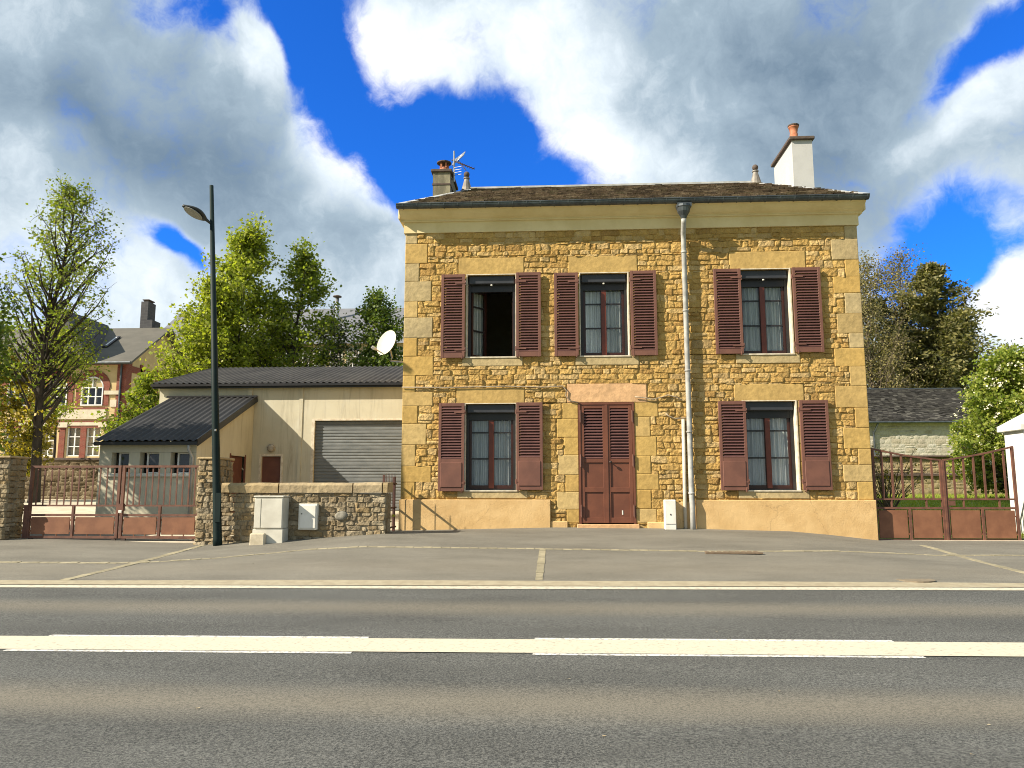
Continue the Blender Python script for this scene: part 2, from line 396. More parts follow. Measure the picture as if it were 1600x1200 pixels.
def glass_mat():
    m = bpy.data.materials.new('window_glass'); m.use_nodes = True; n = NT(m.node_tree); n.n.clear()
    out = n.node("ShaderNodeOutputMaterial"); mx = n.node("ShaderNodeMixShader"); tr = n.node("ShaderNodeBsdfTransparent"); gl = n.node("ShaderNodeBsdfGlossy")
    gl.inputs['Roughness'].default_value = .02; tr.inputs[0].default_value = (.95, .97, .97, 1)
    fr = n.node("ShaderNodeFresnel"); fr.inputs[0].default_value = 1.5
    n.l.new(n.math('MULTIPLY_ADD', fr.outputs[0], .8, .03, clamp=True), mx.inputs[0]); n.l.new(tr.outputs[0], mx.inputs[1]); n.l.new(gl.outputs[0], mx.inputs[2]); n.l.new(mx.outputs[0], out.inputs[0])
    return m
M['glass'] = glass_mat()
def curtain_mat():
    n = new_mat('sheer_curtain')
    lace = n.smooth(n.noise(n.mapping(n.pos, scale=(1, 1, .8)), 38, 5, .7), .42, .60)
    pl = n.smooth(n.noise(n.mapping(n.pos, scale=(34, 34, .35)), 1.0, 4, .6), .40, .60)
    n.put(n.b.inputs['Base Color'], n.mix(pl, n.mix(lace, (.93, .95, .94), (.80, .84, .83)), (.47, .51, .51)))
    n.b.inputs['Roughness'].default_value = .9
    t = n.node("ShaderNodeBsdfTranslucent"); t.inputs[0].default_value = (.75, .80, .78, 1)
    mx = n.node("ShaderNodeMixShader"); mx.inputs[0].default_value = .25
    n.l.new(n.b.outputs[0], mx.inputs[1]); n.l.new(t.outputs[0], mx.inputs[2]); n.l.new(mx.outputs[0], n.out.inputs[0])
    return n.m
M['curtain'] = curtain_mat()

def leaf_mat(name, dark, light, yel, trans=.35):
    n = new_mat(name)
    g = n.node("ShaderNodeNewGeometry"); rnd = g.outputs['Random Per Island']
    rp = n.node("ShaderNodeValToRGB"); n.l.new(rnd, rp.inputs[0]); e = rp.color_ramp.elements
    e[0].color = c4(dark); e[1].color = c4(yel); e[1].position = 1.0; m_ = e.new(.55); m_.color = c4(light)
    n.l.new(rp.outputs[0], n.b.inputs['Base Color']); n.b.inputs['Roughness'].default_value = .5; n.b.inputs['Specular IOR Level'].default_value = .3
    t = n.node("ShaderNodeBsdfTranslucent"); n.l.new(n.mix(1.0, rp.outputs[0], (1.5, 1.6, .7), 'MULTIPLY'), t.inputs[0])
    mx = n.node("ShaderNodeMixShader"); mx.inputs[0].default_value = trans
    n.l.new(n.b.outputs[0], mx.inputs[1]); n.l.new(t.outputs[0], mx.inputs[2]); n.l.new(mx.outputs[0], n.out.inputs[0])
    return n.m
M['leaf_spring'] = leaf_mat('leaf_spring', (.105, .15, .022), (.18, .225, .03), (.28, .29, .04), .48)
M['leaf_bright'] = leaf_mat('leaf_bright', (.16, .20, .026), (.25, .285, .038), (.36, .37, .06), .52)
M['leaf_mid'] = leaf_mat('leaf_mid', (.06, .10, .018), (.10, .15, .025), (.16, .19, .03))
M['leaf_dark'] = leaf_mat('leaf_dark', (.022, .040, .014), (.045, .065, .018), (.08, .09, .025), .2)
M['leaf_yellow'] = leaf_mat('leaf_yellow', (.10, .10, .012), (.22, .18, .02), (.40, .30, .03), .35)
M['needle'] = leaf_mat('conifer_needles', (.065, .07, .024), (.14, .135, .044), (.25, .22, .08), .3)
M['yew'] = leaf_mat('yew_needles', (.025, .034, .014), (.055, .06, .022), (.10, .09, .03), .15)
M['catkin'] = leaf_mat('bare_twig_catkins', (.12, .105, .04), (.20, .175, .07), (.28, .24, .10), .25)
M['leaf_bush'] = leaf_mat('leaf_bush', (.12, .17, .028), (.22, .27, .045), (.36, .37, .08), .4)
M['blossom'] = simple('cream_blossom', (.72, .70, .55), (.62, .60, .40), 10, .7)

def asphalt(name, c_dark, c_light, tracks, speck=.5, warm=(.30, .245, .175)):
    n = new_mat(name)
    sep = n.node("ShaderNodeSeparateXYZ"); n.l.new(n.pos, sep.inputs[0])
    g = n.noise(n.pos, 52, 5, .85); g2 = n.noise(n.pos, 140, 2, .6)
    gs = n.math('ADD', n.math('MULTIPLY', g, .7), n.math('MULTIPLY', g2, .3))
    col = n.mix(n.smooth(gs, .40, .62), c_dark, c_light)
    big = n.smooth(n.noise(n.mapping(n.pos, scale=(.35, 1.0, 1)), .9 if tracks[0][0] < 10 else 1.6, 7, .65), .3, .7, .84, 1.18)
    col = n.mix(1.0, col, n.vmath('SCALE', (1, 1, 1), big), 'MULTIPLY')
    if tracks:
        tot = 0.0
        jit = n.math('MULTIPLY', n.math('SUBTRACT', n.noise(n.mapping(n.pos, scale=(.2, 1, 1)), 1.2, 5, .6), .5), .35)
        y = n.math('ADD', sep.outputs[1], jit)
        for (cy, wd, amt) in tracks:
            dd = n.math('ABSOLUTE', n.math('SUBTRACT', y, cy))
            tot = n.math('ADD', tot, n.smooth(dd, 0, wd, amt, 0))
        col = n.mix(n.math('MULTIPLY', tot, n.smooth(gs, .38, .60, .35, 1.0), clamp=True), col, warm)
    vo = n.node("ShaderNodeTexVoronoi"); n.l.new(n.pos, vo.inputs['Vector']); vo.inputs['Scale'].default_value = 34
    sp = n.smooth(vo.outputs['Distance'], .10, .17, 1.0, 0.0)
    sel = n.smooth(n.noise(n.pos, 21, 2), .56, .60)
    col = n.mix(n.math('MULTIPLY', n.math('MULTIPLY', sp, sel), speck), col, (.42, .38, .30))
    n.put(n.b.inputs['Base Color'], col); n.b.inputs['Roughness'].default_value = .85; n.b.inputs['Specular IOR Level'].default_value = .25
    add_bump(n, gs, .5, .012)
    return n.m
M['road'] = asphalt('road_asphalt', (.028, .030, .030), (.165, .166, .154), [(5.6, .60, .80), (9.35, .70, .70)], .4, (.215, .192, .148))
M['pave'] = asphalt('pavement_asphalt', (.11, .105, .089), (.215, .20, .165), [(12.3, .9, .35)], .5, (.22, .195, .15))
M['paint_cream'] = simple('road_paint_cream', (.52, .48, .375), (.24, .225, .18), 26, .8, .3, 90, lo=.50, hi=.78)
M['paint_white'] = simple('road_paint_white', (.62, .61, .57), (.28, .27, .25), 30, .8, .25, 90, lo=.47, hi=.62)
M['kerb'] = simple('kerb_granite', (.34, .30, .21), (.28, .24, .165), 6, .85, .3, 60)
M['edge_paint'] = simple('edge_line_paint', (.52, .48, .38), (.27, .245, .185), 16, .85, .2, 80, lo=.46, hi=.74)
M['sett'] = simple('pale_setts', (.30, .265, .18), (.23, .205, .135), 9, .9, .3, 40, island=.18)
M['gravel'] = simple('yard_gravel', (.52, .47, .36), (.42, .37, .28), 2, .95, .5, 50)
M['soil'] = simple('grass_ground', (.17, .22, .038), (.22, .25, .055), 2.2, .95, .5, 40)
M['grass'] = leaf_mat('grass_blades', (.16, .22, .03), (.24, .30, .045), (.34, .35, .07), .4)

# ------------------------------------------------------------------ setting: ground, road, pavement
def sheet(name, xs, ys, zf, mat, kind='structure', dz=0.0):
    mb = MB(); nx = len(xs)
    mb.v = [(x, y, zf(x, y) + dz) for y in ys for x in xs]
    mb.f = [(j * nx + i, j * nx + i + 1, (j + 1) * nx + i + 1, (j + 1) * nx + i) for j in range(len(ys) - 1) for i in range(nx - 1)]
    o = mb.build(name, mat, None, True); return tag(o, kind=kind)
def yard_z(X, Y): return float(np.interp(Y, [15, 16.5, 24, 40, 80, 2000], [.42, .52, 1.12, 1.45, 1.8, 1.8]))
def lawn_z(X, Y): return float(np.interp(Y, [16, 17.0, 20, 30, 40], [.40, .50, .98, 1.30, 1.45]))
def base_z(X, Y): return float(np.interp(Y, [-2000, 3, 11, 15, 17.5, 24, 40, 80, 2500], [-.5, -.35, -.2, -.05, .1, .7, 1.2, 1.65, 1.65]))
lin = lambda a, b, n: [a + (b - a) * i / (n - 1) for i in range(n)]
sheet('ground', [-1500, -600, -200, -80, -40, -20, 0, 20, 40, 80, 200, 600, 1500], [-600, -100, -20, 3, 11, 15, 17.5, 24, 32, 40, 80, 200, 700, 2500], base_z, M['soil'])
sheet('road', lin(-70, 70, 141), lin(-1.5, RD, 26), road_z, M['road'])
sheet('pavement', sorted(lin(-70, 70, 141) + _XC[1:-1]), lin(RD + .001, 15.1, 18) + lin(15.3, 17.0, 9), ground_z, M['pave'], dz=.002)
sheet('yard', lin(-60, -3.4, 30), lin(15.75, 60, 60), yard_z, M['gravel'])
sheet('lawn', lin(6.6, 60, 30), lin(16.9, 40, 30), lawn_z, M['soil'])

def strip(name, pts, w, mat, dz, horizontal=False):
    """narrow flat band draped over the ground along a list of points; w = width"""
    mb = MB(); P = []
    for a, b in zip(pts[:-1], pts[1:]):
        n = max(2, int((Vector(b) - Vector(a)).length / .4))
        P += [Vector(a).lerp(Vector(b), i / n) for i in range(n)]
    P.append(Vector(pts[-1]))
    for i, p in enumerate(P):
        d = (P[min(i + 1, len(P) - 1)] - P[max(i - 1, 0)]); s = Vector((-d.y, d.x, 0)).normalized() * (w / 2)
        for q in (p + s, p - s): mb.v.append((q.x, q.y, ground_z(q.x, q.y) + dz))
    mb.f = [(2 * i, 2 * i + 1, 2 * i + 3, 2 * i + 2) for i in range(len(P) - 1)]
    return tag(mb.build(name, mat, None, True), kind='structure')
def band(name, x0, x1, y0, y1, mat, dz):
    xs = lin(x0, x1, max(2, int((x1 - x0) / .5)))
    return sheet(name, xs, lin(y0, y1, 3), lambda x, y: ground_z(x, min(y, RD)) if y <= RD else ground_z(x, y), mat, dz=dz)
band('road_markings_edge_line', -70, 70, 10.80, 11.04, M['edge_paint'], .005)
band('kerb', -70, 70, 11.07, 11.38, M['kerb'], .008)
p0, p1 = on_ground(400, 1004), on_ground(400, 1017); q0, q1 = on_ground(1200, 1008), on_ground(1200, 1023)
CY0, CY1 = min(p1.y, q1.y) + .03, max(p0.y, q0.y) - .02
CY1 = max(CY1, CY0 + .42); CY0 -= .06; CY1 += .07
def dash(u0, u1, vt, vb, name):
    a, b = on_ground(u0, vt), on_ground(u1, vt)
    return band(name, a.x, b.x, CY0 - .065, CY1 + .085, M['paint_white'], .004)
d1 = dash(80, 580, 993, 1016, 'road_markings_dash'); d2 = dash(835, 1392, 1001, 1026, 'road_markings_dash')
band('road_markings_centre_line', -70, 70, CY0, CY1, M['paint_cream'], .008)

def sett_row(name, pts, w=.13, L=.16):
    mb = MB(); rng = random.Random(len(name) + int(pts[0][0] * 10))
    P = [Vector((p.x, p.y, 0)) for p in pts]
    for a, b in zip(P[:-1], P[1:]):
        d = (b - a); n = max(1, int(d.length / L)); dn = d.normalized(); s = Vector((-dn.y, dn.x, 0))
        for i in range(n):
            c0 = a + d * (i / n) + dn * .006; c1 = a + d * ((i + 1) / n) - dn * .006
            hw = w / 2 * rng.uniform(.85, 1.05); z = rng.uniform(.004, .011)
            q = [c0 - s * hw, c1 - s * hw, c1 + s * hw, c0 + s * hw]
            top = [(k.x, k.y, ground_z(k.x, k.y) + z) for k in q]; bot = [(k.x, k.y, ground_z(k.x, k.y) - .02) for k in q]
            mb.add(top + bot, [(0, 1, 2, 3), (0, 4, 5, 1), (1, 5, 6, 2), (2, 6, 7, 3), (3, 7, 4, 0)])
    return tag(mb.build(name, M['sett'], None), kind='structure')
G = on_ground
sett_row('pavement_setts_row', [G(185, 880), G(330, 873), G(480, 859), G(560, 855), G(850, 858), G(1120, 862), G(1400, 865), G(1700, 868)], .10)
sett_row('pavement_setts_drive', [G(-200, 880), G(0, 879), G(185, 880)], .14)
sett_row('pavement_setts_drive', [G(318, 852), G(240, 873), G(185, 887), G(100, 907)], .15)
sett_row('pavement_setts_joint', [G(848, 858), G(842, 907)], .12)
sett_row('pavement_setts_drive', [G(1440, 852), G(1520, 875), G(1640, 905)], .12)

# rubbish and worn patches the photo shows on the road: dropped bits of pale paint and leaves
def road_bits():
    mb = MB(); rng = random.Random(3)
    for i in range(30):
        X = rng.uniform(-9, 9); Y = rng.choice([rng.uniform(8, 10.6), rng.uniform(4.6, 6.7), rng.uniform(11.5, 15)])
        r = rng.uniform(.006, .017); z = ground_z(X, Y) + .006; a0 = rng.uniform(0, 6.28)
        mb.add([(X + r * rng.uniform(.6, 1.6) * math.cos(a0 + k), Y + r * .7 * math.sin(a0 + k), z + rng.uniform(0, .006)) for k in (0, 1.3, 2.6, 3.9, 5.2)], [(0, 1, 2, 3, 4)])
    return tag(mb.build('road_litter', simple('dry_scraps', (.40, .34, .22), (.24, .18, .10), 30, .9), None), kind='stuff')
road_bits()

# drain grate in the setts line
def drain():
    p = G(1143, 863); g = MB(); z = ground_z(p.x, p.y) + .002
    for i in range(9):
        x = p.x - .42 + i * .105
        g.obox((x, p.y, z), (.032, 0, 0), (0, .16, 0), (0, 0, .012))
    for s in (-1, 1): g.obox((p.x, p.y + s * .19, z), (.48, 0, 0), (0, .03, 0), (0, 0, .012))
    tag(g.build('drain_grate', simple('rusty_iron', (.13, .095, .062), (.18, .13, .085), 20, .8), None), 'rusty iron drain grate set in the pavement before the house', 'drain')
    p = G(1430, 906); m = MB(); m.lathe((p.x, p.y, ground_z(p.x, p.y) - .05), [(.26, 0), (.26, .057), (.0, .058)], 20)
    tag(m.build('manhole_cover', simple('dusty_iron', (.21, .17, .115), (.17, .14, .10), 20, .8), None), 'round dusty manhole cover near the kerb before the tall gate', 'manhole')
drain()

# ------------------------------------------------------------------ masonry
def free_regions(X0, X1, Z0, Z1, ex):
    zs = sorted({Z0, Z1} | {z for e in ex for z in e[2:] if Z0 < z < Z1})
    open_, done = {}, []
    for a, b in zip(zs[:-1], zs[1:]):
        m = (a + b) / 2; iv = [(X0, X1)]
        for (x0, x1, z0, z1) in ex:
            if z0 < m < z1:
                nv = []
                for (p, q) in iv:
                    if x1 <= p or x0 >= q: nv.append((p, q)); continue
                    if x0 > p: nv.append((p, x0))
                    if x1 < q: nv.append((x1, q))
                iv = nv
        nxt = {}
        for i in iv:
            if i in open_: nxt[i] = open_.pop(i)
            else: nxt[i] = a
        for i, z in open_.items(): done.append((i[0], i[1], z, a))
        open_ = nxt
    for i, z in open_.items(): done.append((i[0], i[1], z, Z1))
    return [r for r in done if r[1] - r[0] > .02 and r[3] - r[2] > .015]
def stone(mb, B, x0, x1, z0, z1, h, rng, nu=8, nv=6, gap=.004):
    x0 += gap * rng.uniform(.3, 1.6); x1 -= gap * rng.uniform(.3, 1.6); z0 += gap * rng.uniform(.3, 1.6); z1 -= gap * rng.uniform(.3, 1.6); h0 = h
    if x1 - x0 < .03 or z1 - z0 < .02: return
    j = lambda: rng.uniform(-1, 1) * min(.022, (z1 - z0) * .14)
    c = [(x0 + j(), z0 + j()), (x1 + j(), z0 + j()), (x1 + j(), z1 + j()), (x0 + j(), z1 + j())]
    tu, tv = rng.uniform(-.35, .35), rng.uniform(-.35, .35); hh = h * rng.uniform(.6, 1.25); o = len(mb.v); sd = rng.uniform(0, 99)
    for jv in range(nv + 1):
        v = jv / nv; vv = 2 * v - 1
        for iu in range(nu + 1):
            u = iu / nu; uu = 2 * u - 1
            # square grid pulled toward a rounded outline
            k = 1 - .05 * (abs(uu) * abs(vv)) ** 3
            uu = math.copysign(abs(uu) ** (.8 if abs(uu) < .99 else 1), uu); vv = math.copysign(abs(vv) ** (.72 if abs(vv) < .99 else 1), vv)
            U = .5 + uu * k / 2; V = .5 + vv * k / 2
            s = (c[0][0] * (1 - U) + c[1][0] * U) * (1 - V) + (c[3][0] * (1 - U) + c[2][0] * U) * V
            t = (c[0][1] * (1 - U) + c[1][1] * U) * (1 - V) + (c[3][1] * (1 - U) + c[2][1] * U) * V
            if jv in (0, nv) or iu in (0, nu): d = -.001
            else:
                d = hh * (1 + tu * uu + tv * vv) + h * .9 * mnoise.noise(Vector((s * 8 + sd, t * 12, sd))) + h * .65 * mnoise.noise(Vector((s * 21, t * 24 + sd, sd)))
                d = max(d, .004)
            s += .010 * mnoise.noise(Vector((t * 11 + 7, s * 11, sd)))
            mb.v.append(tuple(B(s, t, d)))
    w = nu + 1
    mb.f += [(o + a * w + b, o + a * w + b + 1, o + (a + 1) * w + b + 1, o + (a + 1) * w + b) for a in range(nv) for b in range(nu)]
def rubble(mb, B, regs, ch=(.10, .19), cw=(.15, .50), h=.035, seed=1, nu=8, nv=6):
    rng = random.Random(seed)
    for (x0, x1, z0, z1) in regs:
        n = max(1, round((z1 - z0) / ((ch[0] + ch[1]) / 2))); ws = [rng.uniform(*ch) for _ in range(n)]; k = (z1 - z0) / sum(ws); z = z0
        for wz in ws:
            za, zb = z, z + wz * k; z = zb; x = x0
            while x < x1 - .01:
                w = rng.uniform(*cw) * rng.choice([.7, 1, 1, 1.2]); xe = x + w
                if x1 - xe < cw[0] * .8: xe = x1
                dz = rng.uniform(-.012, .012)
                if zb - za > .15 and rng.random() < .18:
                    m = za + (zb - za) * rng.uniform(.4, .6); stone(mb, B, x, xe, za, m, h, rng, nu, 4); stone(mb, B, x, xe, m, zb, h, rng, nu, 4)
                else: stone(mb, B, x, xe, za + dz, zb + dz, h, rng, nu, nv)
                x = xe
def block(mb, B, x0, x1, z0, z1, d=.02, rng=random, c=.009, g=.0015):
    """smooth dressed block: chamfered and faintly uneven"""
    x0 += g; x1 -= g; z0 += g; z1 -= g; nu = max(3, int((x1 - x0) / .12)); nv = max(3, int((z1 - z0) / .12)); o = len(mb.v); sd = rng.uniform(0, 50)
    us = [x0, x0 + .002, x0 + c] + lin(x0 + 2.2 * c, x1 - 2.2 * c, nu) + [x1 - c, x1 - .002, x1]; vs = [z0, z0 + .002, z0 + c] + lin(z0 + 2.2 * c, z1 - 2.2 * c, nv) + [z1 - c, z1 - .002, z1]
    for b, t in enumerate(vs):
        for a, s in enumerate(us):
            rim = min(a, len(us) - 1 - a, b, len(vs) - 1 - b)
            dd = -.01 if rim == 0 else (d - .004 if rim == 1 else d + .007 * mnoise.noise(Vector((s * 3 + sd, t * 3, sd))))
            mb.v.append(tuple(B(s, t, dd)))
    w = len(us)
    mb.f += [(o + i * w + k, o + i * w + k + 1, o + (i + 1) * w + k + 1, o + (i + 1) * w + k) for i in range(len(vs) - 1) for k in range(w - 1)]

# ------------------------------------------------------------------ the house
HX0, HX1 = -3.32, 6.55
HB = 6.0                                               # depth of the house
Z_TOP = 7.19
house = thing('stone_house', (1.6, YF, .70), 'two storey ochre stone house with brown louvred shutters and a slate roof', 'house')
FRONT = lambda s, t, d: Vector((s, YF - d, t))
WIN = {'upper_open': (-1.92, -.86, 4.375, 6.21), 'upper_mid': (.56, 1.59, 4.375, 6.21), 'upper_end': (3.98, 5.06, 4.385, 6.24),
       'lower_a': (-1.94, -.85, 1.50, 3.345), 'lower_b': (3.96, 5.05, 1.50, 3.365)}
DOOR = (.485, 1.67, .79, 3.36)
openings = list(WIN.values()) + [DOOR]
lintels = [(-2.12, -.67, 6.21, 6.60), (.31, 1.81, 6.21, 6.60), (3.80, 5.42, 6.24, 6.64), (-2.14, -.66, 3.345, 3.69), (3.79, 5.24, 3.365, 3.735)]
door_lintel = (.25, 1.95, 3.36, 3.77)
sills = [(-2.02, -.70, 4.17, 4.375), (.44, 1.80, 4.17, 4.375), (3.86, 5.20, 4.18, 4.385), (-2.10, -.60, 1.325, 1.50), (3.80, 5.25, 1.325, 1.50)]
rq = random.Random(21)
quoins = []
def quoin_stack(side, z0, z1):
    z = z0; k = rq.randint(0, 1)
    while z < z1 - .05:
        h = rq.uniform(.30, .46); zb = min(z1, z + h)
        if z1 - zb < .2: zb = z1
        w = (rq.uniform(.50, .68) if k % 2 else rq.uniform(.26, .36)); k += 1
        quoins.append((HX0, HX0 + w, z, zb) if side < 0 else (HX1 - w, HX1, z, zb)); z = zb
quoin_stack(-1, 1.30, Z_TOP); quoin_stack(1, 1.30, Z_TOP)
jambs = []
def jamb_stack(x, side, z0, z1):
    z = z0; k = rq.randint(0, 1)
    while z < z1 - .05:
        zb = min(z1, z + rq.uniform(.28, .42))
        if z1 - zb < .18: zb = z1
        w = rq.uniform(.26, .34) if k % 2 else rq.uniform(.42, .52); k += 1
        jambs.append((x - w, x, z, zb) if side < 0 else (x, x + w, z, zb)); z = zb
jamb_stack(DOOR[0], -1, .82, DOOR[3]); jamb_stack(DOOR[1], 1, .82, DOOR[3])
for w in WIN.values():
    jamb_stack(w[0], -1, w[2], w[3]); jamb_stack(w[1], 1, w[2], w[3])
plinths = [(HX0 - .02, -.12, .2, 1.305), (2.90, HX1 + .02, .2, 1.30)]

wb = MB()
for (a, b, c, d) in free_regions(HX0, HX1, .2, Z_TOP + .4, openings): wb.quad(FRONT(a, c, 0), FRONT(b, c, 0), FRONT(b, d, 0), FRONT(a, d, 0))
for (a, b, c, d) in openings:                          # reveals
    for s in (a, b): wb.quad(FRONT(s, c, 0), FRONT(s, d, 0), FRONT(s, d, -.4), FRONT(s, c, -.4))
    for t in (c, d): wb.quad(FRONT(a, t, 0), FRONT(b, t, 0), FRONT(b, t, -.4), FRONT(a, t, -.4))
for s in (HX0, HX1): wb.quad((s, YF, .2), (s, YF + HB, .2), (s, YF + HB, 7.6), (s, YF, 7.6))
wb.quad((HX0, YF + HB, .2), (HX1, YF + HB, .2), (HX1, YF + HB, 7.6), (HX0, YF + HB, 7.6))
wall = wb.build('wall', M['mortar'], house)
rb = MB(); rb.raw = True
ex = openings + lintels + [door_lintel] + sills + quoins + jambs + plinths
rubble(rb, FRONT, free_regions(HX0, HX1, .70, Z_TOP, ex), (.08, .18), (.12, .40), .019, seed=5)
for q in jambs: rb.slot(1); block(rb, FRONT, *q, d=.014, rng=rq)
for q in quoins:
    rb.slot(2 if (q[2] > 4.4 and rq.random() < .7) else 1); block(rb, FRONT, *q, d=.018, rng=rq)
rb.build('stone_facing', [M['rubble'], M['dressed'], M['greystone']], wall, True)
for q in lintels: b_ = MB(); b_.raw = True; block(b_, FRONT, *q, d=.020, rng=rq); b_.build('lintel', M['dressed'], wall, True)
for q in sills: b_ = MB(); b_.raw = True; block(b_, FRONT, *q, d=.026, rng=rq); b_.build('sill', M['greystone'], wall, True)
b_ = MB(); b_.raw = True; block(b_, FRONT, *door_lintel, d=.022, rng=rq); b_.build('lintel', M['pinkstone'], wall, True)
# side walls get stone quoins only at their front edge; they are hidden from the street
pl = MB()
for (a, b, c, d, e) in [(*q, .075) for q in plinths] + [(-.115, .24, .2, .855, .05), (1.90, 2.335, .2, .84, .05), (2.34, 2.895, .2, 1.255, .03)]:
    pl = MB(); pl.bbox(a, b, YF - e, YF + .05, c, d, .012); pl.build('plinth', M['plinth'], house)
th = MB(); th.bbox(DOOR[0] - .05, DOOR[1] + .06, YF - .10, YF + .3, .4, .795, .012); th.build('doorstep', M['pinkstone'], house)
inn = MB()
inn.box(HX0 + .45, HX1 - .45, YF + .41, YF + 4.5, 3.86, 3.96); inn.box(HX0 + .45, HX1 - .45, YF + 4.5, YF + 4.6, .8, 7.2); inn.box(HX0 + .45, HX1 - .45, YF + .41, YF + 4.5, 7.2, 7.25)
inn.build('interior', M['interior'], house)

# frieze, cornice, gutter
fz = MB(); fz.box(HX0 - .03, HX1 + .03, YF - .05, YF + HB, Z_TOP - .002, 7.43); fz.build('frieze', M['cornice'], house)
cn = MB()
prof = [(YF + .2, 7.43), (YF - .095, 7.43), (YF - .105, 7.445), (YF - .095, 7.462), (YF - .11, 7.475), (YF - .17, 7.50), (YF - .25, 7.55), (YF - .31, 7.60), (YF - .33, 7.62), (YF - .36, 7.63), (YF - .36, 7.685), (YF + .2, 7.685)]
cn.prism(prof, HX0 - .10, HX1 + .10)
cn.box(HX0 - .13, HX0 - .10, YF - .22, YF + HB, 7.47, 7.685); cn.box(HX1 + .10, HX1 + .16, YF - .14, YF + HB, 7.50, 7.685)
cn.build('cornice', M['cornice'], house)
gt = MB()
GX0, GX1 = HX0 - .13, HX1 + .12
gy, gz, gr = YF - .415, 7.70, .085
arc = [(gy + gr * math.cos(a), gz + gr * math.sin(a)) for a in lin(math.pi, 2 * math.pi, 9)]
gt.prism(arc + [(y + (gy - y) * .12, z + .012) for y, z in reversed(arc)], GX0, GX1)
gt.tube([(GX0, gy - gr, gz + .005), (GX1, gy - gr, gz + .005)], .013, 6)
for i in range(34):
    x = GX0 + .14 + i * (GX1 - GX0 - .2) / 33
    gt.prism([(gy + (gr + .009) * math.cos(a), gz + (gr + .009) * math.sin(a)) for a in lin(math.pi, 1.9 * math.pi, 7)] + [(gy, gz)], x, x + .022)
gutter = gt.build('gutter', M['zinc'], house)
dp = MB(); PX = 2.81
hp = MB()
hp.lathe((PX - .03, gy + .01, 7.33), [(.055, -.06), (.075, 0), (.13, .09), (.15, .17), (.165, .19), (.165, .235), (.12, .26)], 14)
hp.box(PX - .17, PX + .13, gy - .10, gy + .12, 7.52, 7.60)
hp.build('hopper', M['zinc'], gutter)
dp.tube([(PX - .03, gy + .01, 7.29), (PX - .03, gy + .03, 7.20), (PX - .01, YF - .17, 7.02), (PX, YF - .12, 6.90), (PX, YF - .12, 1.35), (PX + .005, YF - .15, 1.22), (PX + .005, YF - .15, .60)], [.055] * 7, 12)
for z in (6.6, 5.3, 4.0, 2.7, 1.42): dp.tube([(PX, YF - .12, z), (PX, YF - .12, z + .035)], .066, 12); dp.box(PX - .012, PX + .012, YF - .11, YF, z, z + .03)
dp.build('downpipe', M['pipe'], gutter, True)
cd = MB(); cd.tube([(PX - .13, YF - .06, .62), (PX - .13, YF - .06, 1.25), (PX - .115, YF - .06, 2.99)], .038, 8); cd.build('conduit', M['conduit'], house, True)
# cables on the front
cb = MB()
cpx = [(628, 605), (700, 605.5), (790, 603.5), (850, 605), (879, 603), (885, 610), (884, 618), (889, 626), (904, 629)]
cb.tube([at(u, v, YF - .05) for u, v in cpx], .013, 6)
cb.tube([at(u, v, YF - .06) for u, v in [(992, 620), (1004, 621), (1020, 624), (1036, 620), (1044, 617), (1055, 620), (1066, 625)]], .013, 6)
cb.tube([at(u, v, YF - .06) for u, v in [(1040, 646), (1045, 650), (1055, 654), (1068, 653), (1073, 654)]], .014, 6)
cb.build('cable', M['cable'], house, True)

